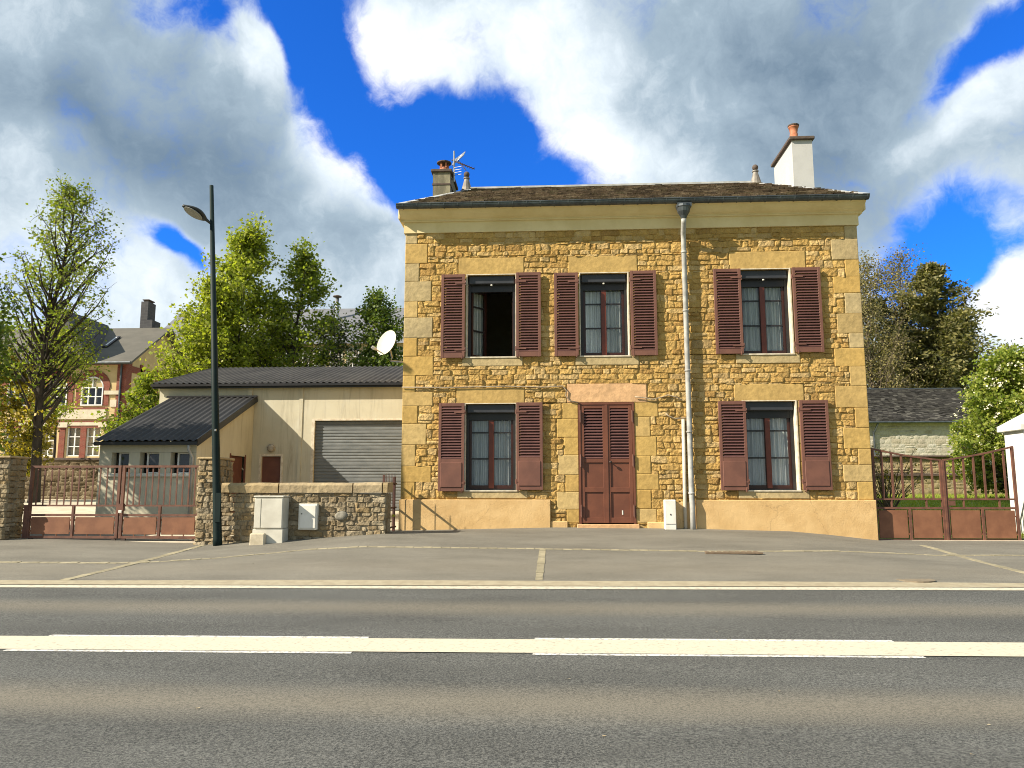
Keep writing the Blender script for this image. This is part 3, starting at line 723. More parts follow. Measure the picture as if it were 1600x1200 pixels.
# windows
def window(w, name='window', open_leaf=False, seed=0):
    x0, x1, z0, z1 = w; rng = random.Random(seed); Y = YF + .19; up = z0 > 3
    root = MB()                                       # dark guides, head and pale strip round the opening
    root.box(x0 + .002, x0 + .065, Y - .03, Y + .10, z0 + .002, z1 - .002); root.box(x1 - .065, x1 - .002, Y - .03, Y + .10, z0 + .002, z1 - .002)
    root.box(x0 + .066, x1 - .066, Y - .02, Y + .09, z1 - .34, z1 - .17)
    root.box(x0 + .066, x1 - .066, Y - .01, Y + .09, z0 + .003, z0 + .03)
    o = root.build(name, M['windark'], house)
    b = MB(); b.bbox(x0 + .03, x1 - .03, Y - .14, Y - .031, z1 - .185, z1 - .004, .012); b.build('roller_box', M['rollbox'], o)
    if up:
        k = MB(); k.bbox((x0 + x1) / 2 - .02, (x0 + x1) / 2 + .02, Y - .165, Y - .13, z1 - .235, z1 - .205, .006); k.build('stopper', M['plastic'], o)
    t = MB(); t.box(x0 - .022, x0 + .001, YF - .03, YF + .16, z0, z1 + .02); t.box(x1 - .001, x1 + .026, YF - .03, YF + .16, z0, z1 + .02)
    t.box(x0 - .022, x1 + .026, YF - .027, YF + .157, z1 + .001, z1 + .018); t.box(x0 - .03, x1 + .03, YF - .045, YF + .2, z0 - .025, z0 + .001)
    t.build('surround', M['white_trim'], o)
    a, c, lo, hi = x0 + .067, x1 - .067, z0 + .031, z1 - .26 + (.0 if up else .05)
    mid = (a + c) / 2
    def leaf(xa, xb, T, inner):
        f = MB(); g = MB(); mu = MB(); st = .05; ms = .062; h = hi - lo
        la, lb = (st, ms) if inner > 0 else (ms, st); W = xb - xa
        P = lambda x, y, z: T(x, y, z)
        def bx(m, p, q, y0, y1, r, s):
            vs = [P(X, Yy, Z) for Z in (r, s) for (X, Yy) in ((p, y0), (q, y0), (q, y1), (p, y1))]
            m.add(vs, [(0, 3, 2, 1), (4, 5, 6, 7), (0, 1, 5, 4), (1, 2, 6, 5), (2, 3, 7, 6), (3, 0, 4, 7)])
        bx(f, 0, la, 0, .05, lo, hi); bx(f, W - lb, W, 0, .05, lo, hi); bx(f, la, W - lb, .003, .047, lo, lo + .075); bx(f, la, W - lb, .003, .047, hi - .055, hi)
        zz0, zz1 = lo + .075, hi - .055; H = zz1 - zz0
        r1, r2 = zz1 - H * .23, zz0 + H * .385
        fo = f.build('casement', M['windeep'], o)
        for r in (r1, r2): mu = MB(); bx(mu, la, W - lb, .008, .04, r - .016, r + .016); mu.build('muntin', M['windark'], fo)
        gg = [P(X, .022, Z) for (X, Z) in ((la - .005, zz0 - .005), (W - lb + .005, zz0 - .005), (W - lb + .005, zz1 + .005), (la - .005, zz1 + .005))]
        g.add(gg, [(0, 1, 2, 3)]); g.build('pane', M['glass'], fo)
        cu = MB(); n = 48; ph = rng.uniform(0, 6); fr = rng.uniform(11, 14)
        rows = [zz0 - .03, zz0 + H * .3, zz0 + H * .7, zz1 + .02]
        for j, z in enumerate(rows):
            for i in range(n + 1):
                s = i / n; y = .12 + .034 * math.sin(fr * s * 2.2 + ph + .4 * math.sin(j + s * 5)) + .010 * math.sin(fr * 2.7 * s + ph * 2 + j * .2)
                cu.v.append(tuple(P(la - .03 + s * (W - la - lb + .06), y, z)))
        cu.f = [(j * (n + 1) + i, j * (n + 1) + i + 1, (j + 1) * (n + 1) + i + 1, (j + 1) * (n + 1) + i) for j in range(3) for i in range(n)]
        cu.raw = True; cu.build('curtain', M['curtain'], fo, True)
        if inner < 0: pass
    if not open_leaf:
        leaf(a, mid, lambda x, y, z: Vector((a + x, Y + .02 + y, z)), 1)
        leaf(mid, c, lambda x, y, z: Vector((mid + x, Y + .02 + y, z)), -1)
        k = MB(); k.box(mid - .052, mid + .052, Y - .012, Y + .02, lo + .01, hi - .004); k.build('meeting_stile', M['winred'], o)
    else:
        for (hx, ang, inner) in ((a + .01, R(50), 1), (c - .01, R(100), -1)):
            ca, sa = math.cos(ang), math.sin(ang)
            if inner > 0: T = lambda x, y, z, hx=hx, ca=ca, sa=sa: Vector((hx + x * ca - y * sa, Y + .05 + x * sa + y * ca, z))
            else:
                def T(x, y, z, hx=hx, ca=ca, sa=sa):
                    xx = (mid - a) - x; return Vector((hx - xx * ca + y * sa, Y + .05 + xx * sa + y * ca, z))
            leaf(a, mid, T, inner)
    return o
for i, (k, w) in enumerate(WIN.items()): window(w, open_leaf=(k == 'upper_open'), seed=i + 3)

# shutters: hinged at the jamb, folded back against the wall on standoffs
def shutter(xa, xb, z0, z1, panel, off=.058, hinge=1, skew=.0):
    f = MB(); l = MB(); y1 = YF - off; y0 = y1 - .044
    st = .062
    Y = lambda x: 0
    f.bbox(xa, xa + st, y0, y1, z0, z1, .004); f.bbox(xb - st, xb, y0, y1, z0, z1, .004)
    f.bbox(xa + st, xb - st, y0 + .003, y1 - .003, z1 - .075, z1 - .002, .004)
    bot = z0 + .115; f.bbox(xa + st, xb - st, y0 + .003, y1 - .003, z0 + .002, bot, .004)
    lz0 = bot
    if panel:
        pt = z0 + .60; f.bbox(xa + st, xb - st, y0 + .003, y1 - .003, pt, pt + .09, .004)
        f.box(xa + st, xb - st, y0 + .014, y1 - .008, bot, pt); f.bbox(xa + st - .012, xb - st + .012, y0 - .014, y0 + .012, bot - .03, pt + .01, .008)
        lz0 = pt + .09
    o = f.build('shutter', M['shutter'], house)
    n = round((z1 - .075 - lz0) / .060); dz = (z1 - .075 - lz0) / n
    for i in range(n):
        z = lz0 + (i + .5) * dz; ym = (y0 + y1) / 2
        l.obox(((xa + xb) / 2, ym, z), ((xb - xa) / 2 - st + .004, 0, 0), (0, -.021, -.027), (0, -.0044, .0036))
    l.build('louvres', M['louvre'], o)
    k = MB()
    hx = xb if hinge > 0 else xa
    for z in (z0 + .18, z1 - .2):
        k.box(min(hx, hx - hinge * .22), max(hx, hx - hinge * .22), y0 - .009, y0 - .002, z - .018, z + .018)
        k.tube([(hx + hinge * .012, y0 + .01, z - .05), (hx + hinge * .012, y0 + .01, z + .05)], .013, 6); k.box(hx - .01, hx + .02, y0 + .015, YF + .01, z - .012, z + .012)
        k.build('hinge', M['shutter'], o); k = MB()
    c = MB(); cx = xa + .05 if hinge > 0 else xb - .05
    cx2 = xb - .05 if hinge > 0 else xa + .05
    c.tube([(cx2, YF, z0 - .02), (cx2, y0 - .02, z0 - .02), (cx2, y0 - .025, z0 + .045)], .012, 6)
    c.build('shutter_catch', M['shutter'], o); c = MB()
    c.tube([(cx if hinge > 0 else cx, y1, (z0 + z1) / 2 - .1), (cx, YF, (z0 + z1) / 2 - .1)], .01, 6)
    c.build('shutter_catch', M['shutter'], o)
SH = [(-2.485, -1.96, 4.345, 6.215, 0, 1), (-.84, -.30, 4.36, 6.235, 0, -1), (-.01, .51, 4.36, 6.215, 0, 1), (1.64, 2.20, 4.36, 6.235, 0, -1),
      (3.43, 4.01, 4.375, 6.245, 0, 1), (5.10, 5.69, 4.395, 6.25, 0, -1), (-2.505, -1.95, 1.475, 3.36, 1, 1), (-.84, -.275, 1.505, 3.365, 1, -1),
      (3.43, 4.0, 1.495, 3.365, 1, 1), (5.11, 5.70, 1.50, 3.375, 1, -1)]
for (a, b, c, d, p, h) in SH: shutter(a, b, c, d, p, hinge=h)

# front door: two louvred leaves
def front_door():
    x0, x1, z0, z1 = DOOR; Y = YF + .015
    fr = MB(); fr.box(x0 + .001, x0 + .045, Y - .045, Y + .06, z0, z1 - .001); fr.box(x1 - .045, x1 - .001, Y - .045, Y + .06, z0, z1 - .001); fr.box(x0 + .046, x1 - .046, Y - .043, Y + .06, z1 - .045, z1 - .001)
    d = fr.build('door', M['door'], house)
    mid = (x0 + x1) / 2
    for (a, b, s) in ((x0 + .048, mid - .004, 1), (mid + .004, x1 - .048, -1)):
        f = MB(); st = .075; y0, y1 = Y - .03, Y + .012; zb, zt = z0 + .03, z1 - .05
        f.bbox(a, a + st, y0, y1, zb, zt, .004); f.bbox(b - st, b, y0, y1, zb, zt, .004)
        H = zt - zb; rails = [(zb, zb + .11), (zb + .64, zb + .74), (zb + 1.26, zb + 1.34), (zt - .075, zt)]
        for (r, q) in rails: f.bbox(a + st, b - st, y0 + .002, y1 - .002, r, q, .004)
        lf = f.build('leaf', M['door'], d)
        p = MB()
        for (r, q) in ((rails[0][1], rails[1][0]), (rails[1][1], rails[2][0])):
            p.box(a + st, b - st, y0 + .026, y1 - .003, r, q)
        p.build('panel', M['door'], lf)
        l = MB(); lo, hi = rails[2][1], rails[3][0]; n = round((hi - lo) / .062); dz = (hi - lo) / n
        for i in range(n): l.obox(((a + b) / 2, (y0 + y1) / 2, lo + (i + .5) * dz), ((b - a) / 2 - st + .004, 0, 0), (0, -.019, -.024), (0, -.0044, .0036))
        l.build('louvres', M['louvre'], lf)
        h = MB(); hx = a - .006 if s > 0 else b + .006
        for z in (zb + .25, zb + 1.30, zt - .25): h.box(hx - .02, hx + .02, y0 - .03, y0 - .002, z - .11, z + .11); h.tube([(hx, y0 - .04, z - .13), (hx, y0 - .04, z + .13)], .014, 6); h.build('hinge', M['shutter'], lf); h = MB()
    c = MB(); c.box(mid - .028, mid + .028, Y - .045, Y - .031, z0 + .03, z1 - .05); c.build('cover_strip', M['door'], d)
    k = MB(); k.lathe((0, 0, 0), [(.012, 0), (.012, .04), (.028, .05), (.03, .07), (.015, .085)], 12)
    k.v = [(mid + .075 + x, Y - .03 - z, z0 + 1.30 + y) for x, y, z in k.v]; k.build('handle', M['iron'], d, True)
    m = MB(); m.box(mid + .30, mid + .325, Y - .012, Y - .006, z0 + .20, z0 + .29); m.build('sticker', M['plastic'], d)
front_door()

# roof
EZ, EY = 7.735, YF - .38
RL = at(738, 297, YF + 3.3); RRt = at(1182, 287, YF + 3.3)
RIDGE = (RL.z + RRt.z) / 2; RY = YF + 3.3
rl, rr = RL.x, RRt.x
roof = MB()
exl, exr, eb = GX0 + .10, GX1 - .02, YF + HB + .2
rz2 = RIDGE - .05
roof.add([(exl, EY, EZ - .03), (exr, EY, EZ - .03), (rr, RY, rz2), (rl, RY, rz2), (exl, eb, EZ - .03), (exr, eb, EZ - .03)], [(0, 1, 2, 3), (1, 5, 2), (5, 4, 3, 2), (4, 0, 3), (0, 4, 5, 1)])
rf = roof.build('roof', M['slab'], house)
def slates():
    mb = MB(); mb.raw = True; rng = random.Random(4)
    N = Vector((0, -(RIDGE - EZ), RY - EY)).normalized(); T = Vector((0, RY - EY, RIDGE - EZ)); L = T.length; T.normalize()
    n = int(L / .135)
    for j in range(n):
        s = j * L / n; t = s / L
        xa = exl + (rl - exl) * t; xb = exr + (rr - exr) * t; x = xa - rng.uniform(0, .1)
        while x < xb:
            w = .20 + rng.uniform(-.02, .02); g = rng.uniform(.003, .008)
            a = Vector((max(x, xa), EY, EZ)) + T * (s + rng.uniform(-.012, .012)); ww = min(x + w - g, xb) - max(x, xa)
            if ww > .02:
                up0, up1 = rng.uniform(.020, .055), rng.uniform(.0, .008)
                b = a + Vector((ww, 0, 0)); e = T * .17; jz = rng.uniform(-.006, .006)
                mb.add([a + N * up0, b + N * (up0 + jz), b + e + N * up1, a + e + N * up1, a - N * .01, b - N * .01], [(0, 1, 2, 3), (4, 5, 1, 0)])
            x += w
    return mb
M['slates'] = stone_mat('mossy_slates', [(.075, .055, .040), (.20, .145, .10), (.12, .09, .064), (.30, .235, .165), (.07, .05, .038), (.17, .14, .085)], bump=.5, bscale=20, stain=.5)
slates().build('slates', M['slates'], rf)
fl = MB()
for (a, b) in (((exl, EY, EZ + .02), (rl, RY, RIDGE + .02)), ((exr, EY, EZ + .02), (rr, RY, RIDGE + .02))): fl.bar(a, b, .17, .03, up=(0, -.4, 1))
fl.bar((rl - .05, RY, RIDGE + .03), (rr + .05, RY, RIDGE + .03), .16, .05)
fl.build('ridge_flashing', simple('pale_zinc', (.46, .47, .47), (.34, .35, .35), 5, .5), rf)
def finial(u, v0, v1):
    p = at(u, v0, RY); q = at(u, v1, RY); h = q.z - p.z
    m = MB(); m.lathe((p.x, RY, p.z - .05), [(.15, 0), (.14, .06), (.085, h * .45), (.062, h * .62), (.085, h * .63), (.085, h * .68), (.05, h * .69)], 12)
    o = m.build('finial', simple('finial_zinc', (.24, .22, .19), (.17, .155, .135), 8, .6, metal=.3), rf, False)
    b = MB(); r = h * .14; b.lathe((p.x, RY, p.z - .05 + h * .84), [(r * math.sin(a), -r * math.cos(a) * 1.05) for a in lin(.15, math.pi - .05, 9)], 14); b.build('ball', M['slab'], o, True)
finial(729, 297, 265); finial(1181, 286, 254)
# the two chimneys
def chimney_white():
    Yc = YF + 1.75; a = at(1241, 297, Yc); b = at(1273, 297, Yc); t = at(1256, 219, Yc); x0, x1, zt = a.x, b.x, t.z
    dep = 1.55
    m = MB(); m.box(x0, x1, Yc, Yc + dep, EZ + .1, zt); o = m.build('chimney', M['whitepaint'], rf)
    s = MB(); s.bbox(x0 - .07, x1 + .05, Yc - .07, Yc + dep + .06, zt, zt + .085, .015); s.build('slab', M['slab'], o)
    k = MB(); k.box(x0 - .10, x1 + .12, Yc - .10, Yc - .003, EZ + .1, a.z + .02); k.build('flashing', M['zinc'], o)
    p = MB(); cx = at(1241, 212, Yc + .25).x; p.lathe((cx, Yc + .28, zt + .086), [(.12, 0), (.12, .10), (.09, .12), (.10, .20), (.085, .21), (.11, .36), (.125, .37), (.125, .40), (.10, .405)], 14)
    p.build('chimney_pot', M['terracotta'], o, True)
    c = MB(); c.lathe((cx, Yc + .28, zt + .49), [(.135, 0), (.14, .03), (.11, .04)], 14); c.build('pot_rim', M['slab'], o)
chimney_white()
def chimney_grey():
    Yc = YF + 2.2; a = at(676, 312, Yc); b = at(703, 312, Yc); t = at(690, 269, Yc); x0, x1, zt = a.x, b.x, t.z; dep = 1.2
    m = MB(); m.box(x0, x1, Yc, Yc + dep, EZ, zt); o = m.build('chimney', M['chimneygrey'], rf)
    s = MB(); s.bbox(x0 - .05, x1 + .05, Yc - .05, Yc + dep + .05, zt, zt + .075, .012); s.box(x0 - .015, x1 + .015, Yc - .015, Yc + dep, zt - .34, zt - .30); s.build('slab', M['slab'], o)
    p = MB(); cx = (x0 + x1) / 2 + .03; p.lathe((cx, Yc + .22, zt + .076), [(.14, 0), (.12, .06), (.11, .12)], 12)
    for k in range(5): an = k * 1.257 + .3; p.obox((cx + .1 * math.cos(an), Yc + .22 + .1 * math.sin(an), zt + .25), (.022, 0, 0), (0, .022, 0), (0, 0, .07))
    p.build('chimney_pot', M['terracotta'], o)
    c = MB(); c.lathe((cx, Yc + .22, zt + .31), [(.14, 0), (.19, .01), (.19, .035), (.10, .075), (.02, .085)], 14); c.build('pot_cap', M['slab'], o)
    return x1, zt, Yc
cgx, cgz, cgy = chimney_grey()
def antenna():
    Yc = cgy + .15; q = lambda u, v, dy=0: at(u, v, Yc + dy)
    base = q(709, 276); o = thing('tv_antenna', base, 'aluminium television antenna with mesh reflector on the grey chimney', 'antenna')
    m = MB(); m.tube([q(709.5, 236), q(709.5, 284)], .022, 8); m.bar((cgx - .05, cgy + .2, q(709, 279).z), q(709.5, 279), .03); m.bar((cgx - .05, cgy + .2, q(709, 270).z), q(709.5, 270), .03); m.build('mast', M['metal'], o)
    b = MB(); a0, a1 = q(706, 250, .1), q(741, 264, -.5)
    b.tube([a0, a1], .016, 6); b.tube([q(716, 251), q(728, 266, -.4)], .012, 6)
    for i in range(7):
        c = a0.lerp(a1, .35 + i * .1); b.tube([c + Vector((-.05, .16, .05)), c + Vector((.05, -.16, -.05))], .007, 4)
    b.build('boom', M['iron'], o)
    r = MB()
    for i in range(9):
        t = i / 8; r.tube([q(706 + 4 * t, 259 - 9 * t, .2).lerp(q(724 + 3 * t, 243 - 6 * t, -.3), 0), q(724 + 3 * t, 243 - 6 * t, -.3)], .010, 4)
    for i in range(5):
        t = i / 4; r.tube([q(706, 259, .2).lerp(q(724, 243, -.3), t), q(710, 250, .2).lerp(q(727, 237, -.3), t)], .010, 4)
    for i in range(4): r.tube([q(709, 262 + 4 * i), q(721, 260 + 4 * i, -.2)], .007, 4)
    r.build('reflector', M['metal'], o)
antenna()
def dish():
    Yc = YF + .9; c = at(603.5, 535, Yc); e = at(627, 567, Yc + .1)
    o = thing('satellite_dish', e, 'cream satellite dish on a bracket beside the house wall', 'satellite dish')
    m = MB(); n = Vector((-.45, -.82, .36)).normalized(); x = Vector((0, 0, 1)).cross(n).normalized(); y = n.cross(x)
    rx, ry = .27, .33; rings = 7; k = 24
    for side in (0, 1):
        o0 = len(m.v); m.v.append(tuple(c - n * (.07 + .012 * side)))
        for i in range(1, rings + 1):
            r = i / rings
            for j in range(k):
                a = 2 * math.pi * j / k; m.v.append(tuple(c + x * rx * r * math.cos(a) + y * ry * r * math.sin(a) - n * (.07 * (1 - r * r) + .012 * side)))
        for j in range(k): m.f.append((o0, o0 + 1 + j, o0 + 1 + (j + 1) % k))
        for i in range(rings - 1):
            for j in range(k): p = o0 + 1 + i * k + j; q = o0 + 1 + i * k + (j + 1) % k; m.f.append((p, q, q + k, p + k))
    m.build('reflector', M['dish'], o, True)
    a = MB(); low = c - y * ry * .9; lnb = at(584, 544, Yc - .45); a.tube([low, lnb], .014, 6); a.tube([c - n * .08, c - n * .12 + Vector((.06, .05, -.30)), Vector((e.x - .25, e.y, e.z + .05)), Vector((HX0 + .02, e.y, e.z))], .022, 8)
    a.build('arm', M['metal'], o, True)
    l = MB(); l.tube([lnb + Vector((-.04, -.02, .03)), lnb + n * -.0, lnb + Vector((.05, .06, -.02))], [.035, .04, .025], 8); l.build('receiver', M['plastic'], o)
dish()
def meter_box():
    a = at(1038, 780, YF - .2); b = at(1057, 826, YF - .2); x0, x1, z1 = a.x, b.x, a.z; z0 = ground_z(x0, YF - .2) - .03
    o = thing('meter_box', ((x0 + x1) / 2, YF - .12, z0), 'slim white meter box standing against the house by the downpipe', 'meter box')
    m = MB(); m.bbox(x0, x1, YF - .22, YF - .032, z0, z1 - .01, .012); m.build('case', M['plastic'], o)
    d = MB(); d.bbox(x0 + .008, x1 - .008, YF - .232, YF - .218, z0 + .14, z1 - .02, .005); d.lathe((0, 0, 0), [(.012, 0), (.012, .012)], 8); 
    d.build('lid', M['plastic'], o)
    k = MB(); k.box((x0 + x1) / 2 - .01, (x0 + x1) / 2 + .01, YF - .24, YF - .23, z0 + .32, z0 + .35); k.build('lock', M['iron'], o)
meter_box()

# ------------------------------------------------------------------ boundary walls and gates on the yard side
WY = 15.1
M['wallstone'] = stone_mat('boundary_rubble', [(.19, .145, .085), (.30, .245, .155), (.25, .19, .11), (.36, .305, .21), (.23, .185, .12), (.31, .225, .115)], bump=.9, bscale=30, stain=.6)
M['wallmortar'] = stone_mat('boundary_mortar', [(.31, .26, .175), (.27, .225, .15)], bump=.9, bscale=40)
M['coping'] = stone_mat('coping_stone', [(.42, .345, .215), (.37, .28, .15), (.40, .325, .21)], bump=.45, bscale=18, stain=.6)
M['rust_patch'] = M['coping']
def wall_and_pier():
    x1 = at(604, 754, WY).x; x0 = at(342, 757, WY).x; zt = at(480, 755, WY).z
    o = thing('boundary_wall', ((x0 + x1) / 2, WY + .2, .5), 'low rubble stone wall with pale coping between the lamp post and the house', 'wall')
    b = MB(); b.box(x0 + .35, x1 - .01, WY, WY + .42, .25, zt - .2); w = b.build('wall', M['wallmortar'], o)
    r = MB(); r.raw = True; rubble(r, lambda s, t, d: Vector((s, WY - d, t)), [(x0, x1, .42, zt - .20)], (.055, .13), (.10, .32), .022, 11)
    rubble(r, lambda s, t, d: Vector((x1 - .01 + d, s, t)), [(WY, WY + .42, .42, zt - .20)], (.16, .3), (.2, .4), .02, 12)
    r.build('rubble_facing', M['wallstone'], w, True)
    c = MB(); rng = random.Random(5); c.raw = True
    for (u0, u1) in ((346, 435), (436, 551), (552, 597), (598, 606)):
        a, e = at(u0, 755, WY - .05).x, at(u1, 755, WY - .05).x
        zz = zt + rng.uniform(-.01, .012); nx = 14
        pf = [(WY - .05, zt - .185), (WY - .06, zz - .05), (WY - .035, zz), (WY + .42, zz + .01), (WY + .47, zz - .04), (WY + .46, zt - .185)]
        o0 = len(c.v); xs = lin(a + .006, e - .006, nx)
        for i, x in enumerate(xs):
            for (y, z) in pf: c.v.append((x, y + .012 * mnoise.noise(Vector((x * 4, z * 9, 1))), z + .012 * mnoise.noise(Vector((x * 5, y * 3, 5)))))
        n = len(pf)
        for i in range(nx - 1):
            for k in range(n): c.f.append((o0 + i * n + k, o0 + i * n + (k + 1) % n, o0 + (i + 1) * n + (k + 1) % n, o0 + (i + 1) * n + k))
        c.f.append(tuple(o0 + k for k in range(n))); c.f.append(tuple(o0 + (nx - 1) * n + k for k in range(n)))
    c.build('coping', M['coping'], o)
    # round cement patch on the wall
    p = at(533, 806, WY - .03); m = MB(); m.lathe((0, 0, 0), [(.15, 0), (.14, .035), (.09, .05), (.0, .052)], 18)
    m.v = [(p.x + x * .9, WY - .005 - z, p.z + y * .62 + .01 * math.sin(9 * x)) for x, y, z in m.v]; m.build('cement_patch', simple('cement', (.24, .225, .185), (.16, .15, .12), 12, .9, .4, 30), o, True)
    # gate pier
    a0, a1 = at(311, 717, WY + .02).x, at(343, 717, WY + .02).x; pz = at(325, 718, WY + .02).z; dep = .72
    o = thing('gate_pier', ((a0 + a1) / 2, WY + .3, .4), 'square rubble stone gate pier beside the green lamp post', 'pier')
    b = MB(); b.box(a0 + .02, a1 - .02, WY + .02, WY + dep, .2, pz - .03); w = b.build('wall', M['wallmortar'], o)
    r = MB(); r.raw = True
    rubble(r, lambda s, t, d: Vector((s, WY + .02 - d, t)), [(a0, a1, .38, pz)], (.06, .13), (.10, .30), .028, 15)
    rubble(r, lambda s, t, d: Vector((a1 - .02 + d, s, t)), [(WY + .02, WY + dep, .38, pz)], (.06, .13), (.10, .30), .026, 16)
    rubble(r, lambda s, t, d: Vector((a0 + .02 - d, s, t)), [(WY + .02, WY + dep, .38, pz)], (.06, .13), (.10, .30), .026, 17)
    r.build('rubble_facing', M['wallstone'], w, True)
    c = MB(); c.bbox(a0 - .02, a1 + .02, WY - .02, WY + dep + .02, pz, pz + .05, .015); c.build('coping', M['coping'], o)
    # pier and wall at the far end of the drive
    b1 = at(17, 718, WY + .1).x; b0 = b1 - 5.0; pz = at(10, 716, WY + .1).z; dep = .62
    o = thing('boundary_wall', (b1 - 2, WY + .4, .4), 'rubble stone wall end on the left of the wide rusty drive gate', 'wall')
    b = MB(); b.box(b0, b1 - .02, WY + .12, WY + dep, .2, pz - .04); w = b.build('wall', M['wallmortar'], o)
    r = MB(); r.raw = True
    rubble(r, lambda s, t, d: Vector((s, WY + .12 - d, t)), [(b0 + 2.4, b1, .42, pz)], (.06, .14), (.12, .32), .03, 25)
    rubble(r, lambda s, t, d: Vector((b1 - .02 + d, s, t)), [(WY + .12, WY + dep, .42, pz)], (.06, .14), (.12, .32), .03, 26)
    r.build('rubble_facing', M['wallstone'], w, True)
    c = MB(); c.bbox(b0, b1 + .02, WY + .06, WY + dep + .03, pz, pz + .05, .015); c.build('coping', M['coping'], o)
wall_and_pier()

def drive_gate():
    Yg = WY + .42; P = lambda u, v: at(u, v, Yg)
    o = thing('drive_gate', P(187, 843), 'wide rusty brown double gate with thin upright bars across the yard drive', 'gate')
    for (u0, u1, first) in ((44, 186, True), (188, 312, False)):
        xl, xr = P(u0, 800).x, P(u1, 800).x; zt, zm, zp, zb = P(187, 729).z, P(187, 790).z, P(187, 805).z, P(187, 841).z
        f = MB()
        for x in ((xl + .03, xr - .03)): f.bar((x, Yg, zb), (x, Yg, zt), .055, .05)
        for z, h in ((zt, .045), (zm, .035), (zp, .045), (zb + .02, .05)): f.bar((xl, Yg + .003, z), (xr, Yg + .003, z), .05, h)
        xm = (xl + xr) / 2; f.bar((xm, Yg, zb), (xm, Yg, zm), .05, .05)
        lf = f.build('leaf', M['rust_rail'], o)
        b = MB(); n = 13
        for i in range(1, n):
            x = xl + (xr - xl) * i / n; b.bar((x, Yg, zm), (x, Yg, zt), .028, .012)
        b.build('bars', M['rust_rail'], lf)
        for (p, q) in ((xl + .085, xm - .055), (xm + .055, xr - .085)):
            s = MB(); s.bbox(p, q, Yg - .012, Yg + .012, zb + .075, zp - .04, .006)
            for k in (.33, .67): s.box(p + (q - p) * k - .008, p + (q - p) * k + .008, Yg - .010, Yg + .01, zb + .03, zb + .08)
            for k in (p - .02, q + .004): s.box(k, k + .016, Yg - .01, Yg + .01, zb + .12, zb + .16); s.box(k, k + .016, Yg - .01, Yg + .01, zp - .12, zp - .08)
            s.build('panel', M['rust_panel'], lf)
        k = MB()
        for x in (xl + .1, xr - .08):
            k.lathe((0, 0, 0), [(.05, -.018), (.05, .018)], 10); k.v[-20:] = [(x + a, Yg + c, zb - .02 + b_) for a, b_, c in k.v[-20:]]
        k.build('roller', M['iron'], lf)
    l = MB(); p = P(190, 797); l.box(p.x - .05, p.x + .05, Yg - .05, Yg + .03, p.z - .02, p.z + .13); l.build('lock_box', M['rust_rail'], o)
    h = MB(); h.bbox(p.x - .03, p.x + .045, Yg - .075, Yg - .05, p.z - .06, p.z - .0, .008); h.build('latch', M['plastic'], o)
    s = MB(); p = P(41, 812); s.bar((p.x, Yg, P(41, 841).z), (p.x, Yg, P(41, 789).z), .10, .06); s.build('stop_post', M['rust_rail'], o)
    x0, x1 = P(-10, 845).x, P(312, 845).x
    t = MB(); t.box(x0, x1, Yg - .16, Yg + .12, .2, P(187, 845).z - .005); tag(t.build('threshold', M['paving_bright'], None), kind='structure')
drive_gate()

def picket_gate():
    x = -3.40; ya, yb = WY + .10, YF - .08; z0 = .72; zt = 1.80
    o = thing('picket_gate', (x, ya, .66), 'narrow spiked iron side gate between the low wall and the house corner', 'gate')
    f = MB()
    for z in (z0 + .02, z0 + .42, zt - .16): f.bar((x, ya, z), (x, yb, z), .03, .035)
    f.bar((x, ya + .02, .64), (x, ya + .02, zt), .045); f.bar((x, yb - .20, .64), (x, yb - .20, zt - .02), .05)
    f.build('frame', simple('rusty_iron_dark', (.10, .04, .028), (.06, .028, .022), 14, .7), o)
    b = MB(); n = 8
    for i in range(n):
        y = ya + .09 + (yb - ya - .18) * i / (n - 1); b.tube([(x, y, z0), (x, y, zt - .02), (x, y, zt + .05)], [.006, .006, .001], 6)
    b.build('bars', simple('iron_bars', (.08, .035, .026), (.05, .025, .02), 14, .7), o)
picket_gate()

def cabinets():
    Y = WY - .36; a, b = at(398, 777, Y), at(440, 848, Y); x0, x1 = a.x, b.x; zt = a.z; z0 = ground_z((x0 + x1) / 2, Y) - .04
    o = thing('utility_cabinet', ((x0 + x1) / 2, Y, z0), 'tall off white utility cabinet on the pavement against the low wall', 'cabinet')
    m = MB(); m.bbox(x0, x1, Y, Y + .34, z0 + .32, zt, .015); m.build('case', M['cabinet'], o)
    d = MB(); sp = x0 + (x1 - x0) * .25
    d.bbox(x0 + .01, sp - .008, Y - .012, Y + .02, z0 + .34, zt - .03, .004); d.bbox(sp + .008, x1 - .012, Y - .012, Y + .02, z0 + .34, zt - .03, .004)
    d.build('door', M['cabinet'], o)
    k = MB(); k.bbox(x0 - .02, x1 + .01, Y + .01, Y + .33, z0, z0 + .318, .01); k.build('base', M['cabinet'], o)
    k = MB(); k.bbox(x0 - .03, x0 + .26, Y - .10, Y + .009, z0 - .04, z0 + .24, .02); k.build('footing', M['concrete'], o)
    t = MB(); t.bbox(x0 - .015, x1 + .015, Y - .02, Y + .35, zt - .003, zt + .03, .01); t.build('lid', M['cabinet'], o)
    a, b = at(467, 787, WY - .1), at(495, 828, WY - .1)
    o = thing('service_box', ((a.x + b.x) / 2, WY - .06, b.z), 'flat white service box fixed on the low wall right of the cabinet', 'meter box')
    m = MB(); m.bbox(a.x, b.x, WY - .11, WY + .01, b.z, a.z, .012); m.build('case', M['plastic'], o)
    d = MB(); d.bbox(a.x + .03, b.x - .03, WY - .122, WY - .108, b.z + .03, a.z - .03, .005); d.build('lid', M['plastic'], o)
    k = MB(); k.box(a.x + .06, a.x + .08, WY - .13, WY - .12, b.z + .30, b.z + .32); k.build('lock', M['iron'], o)
cabinets()

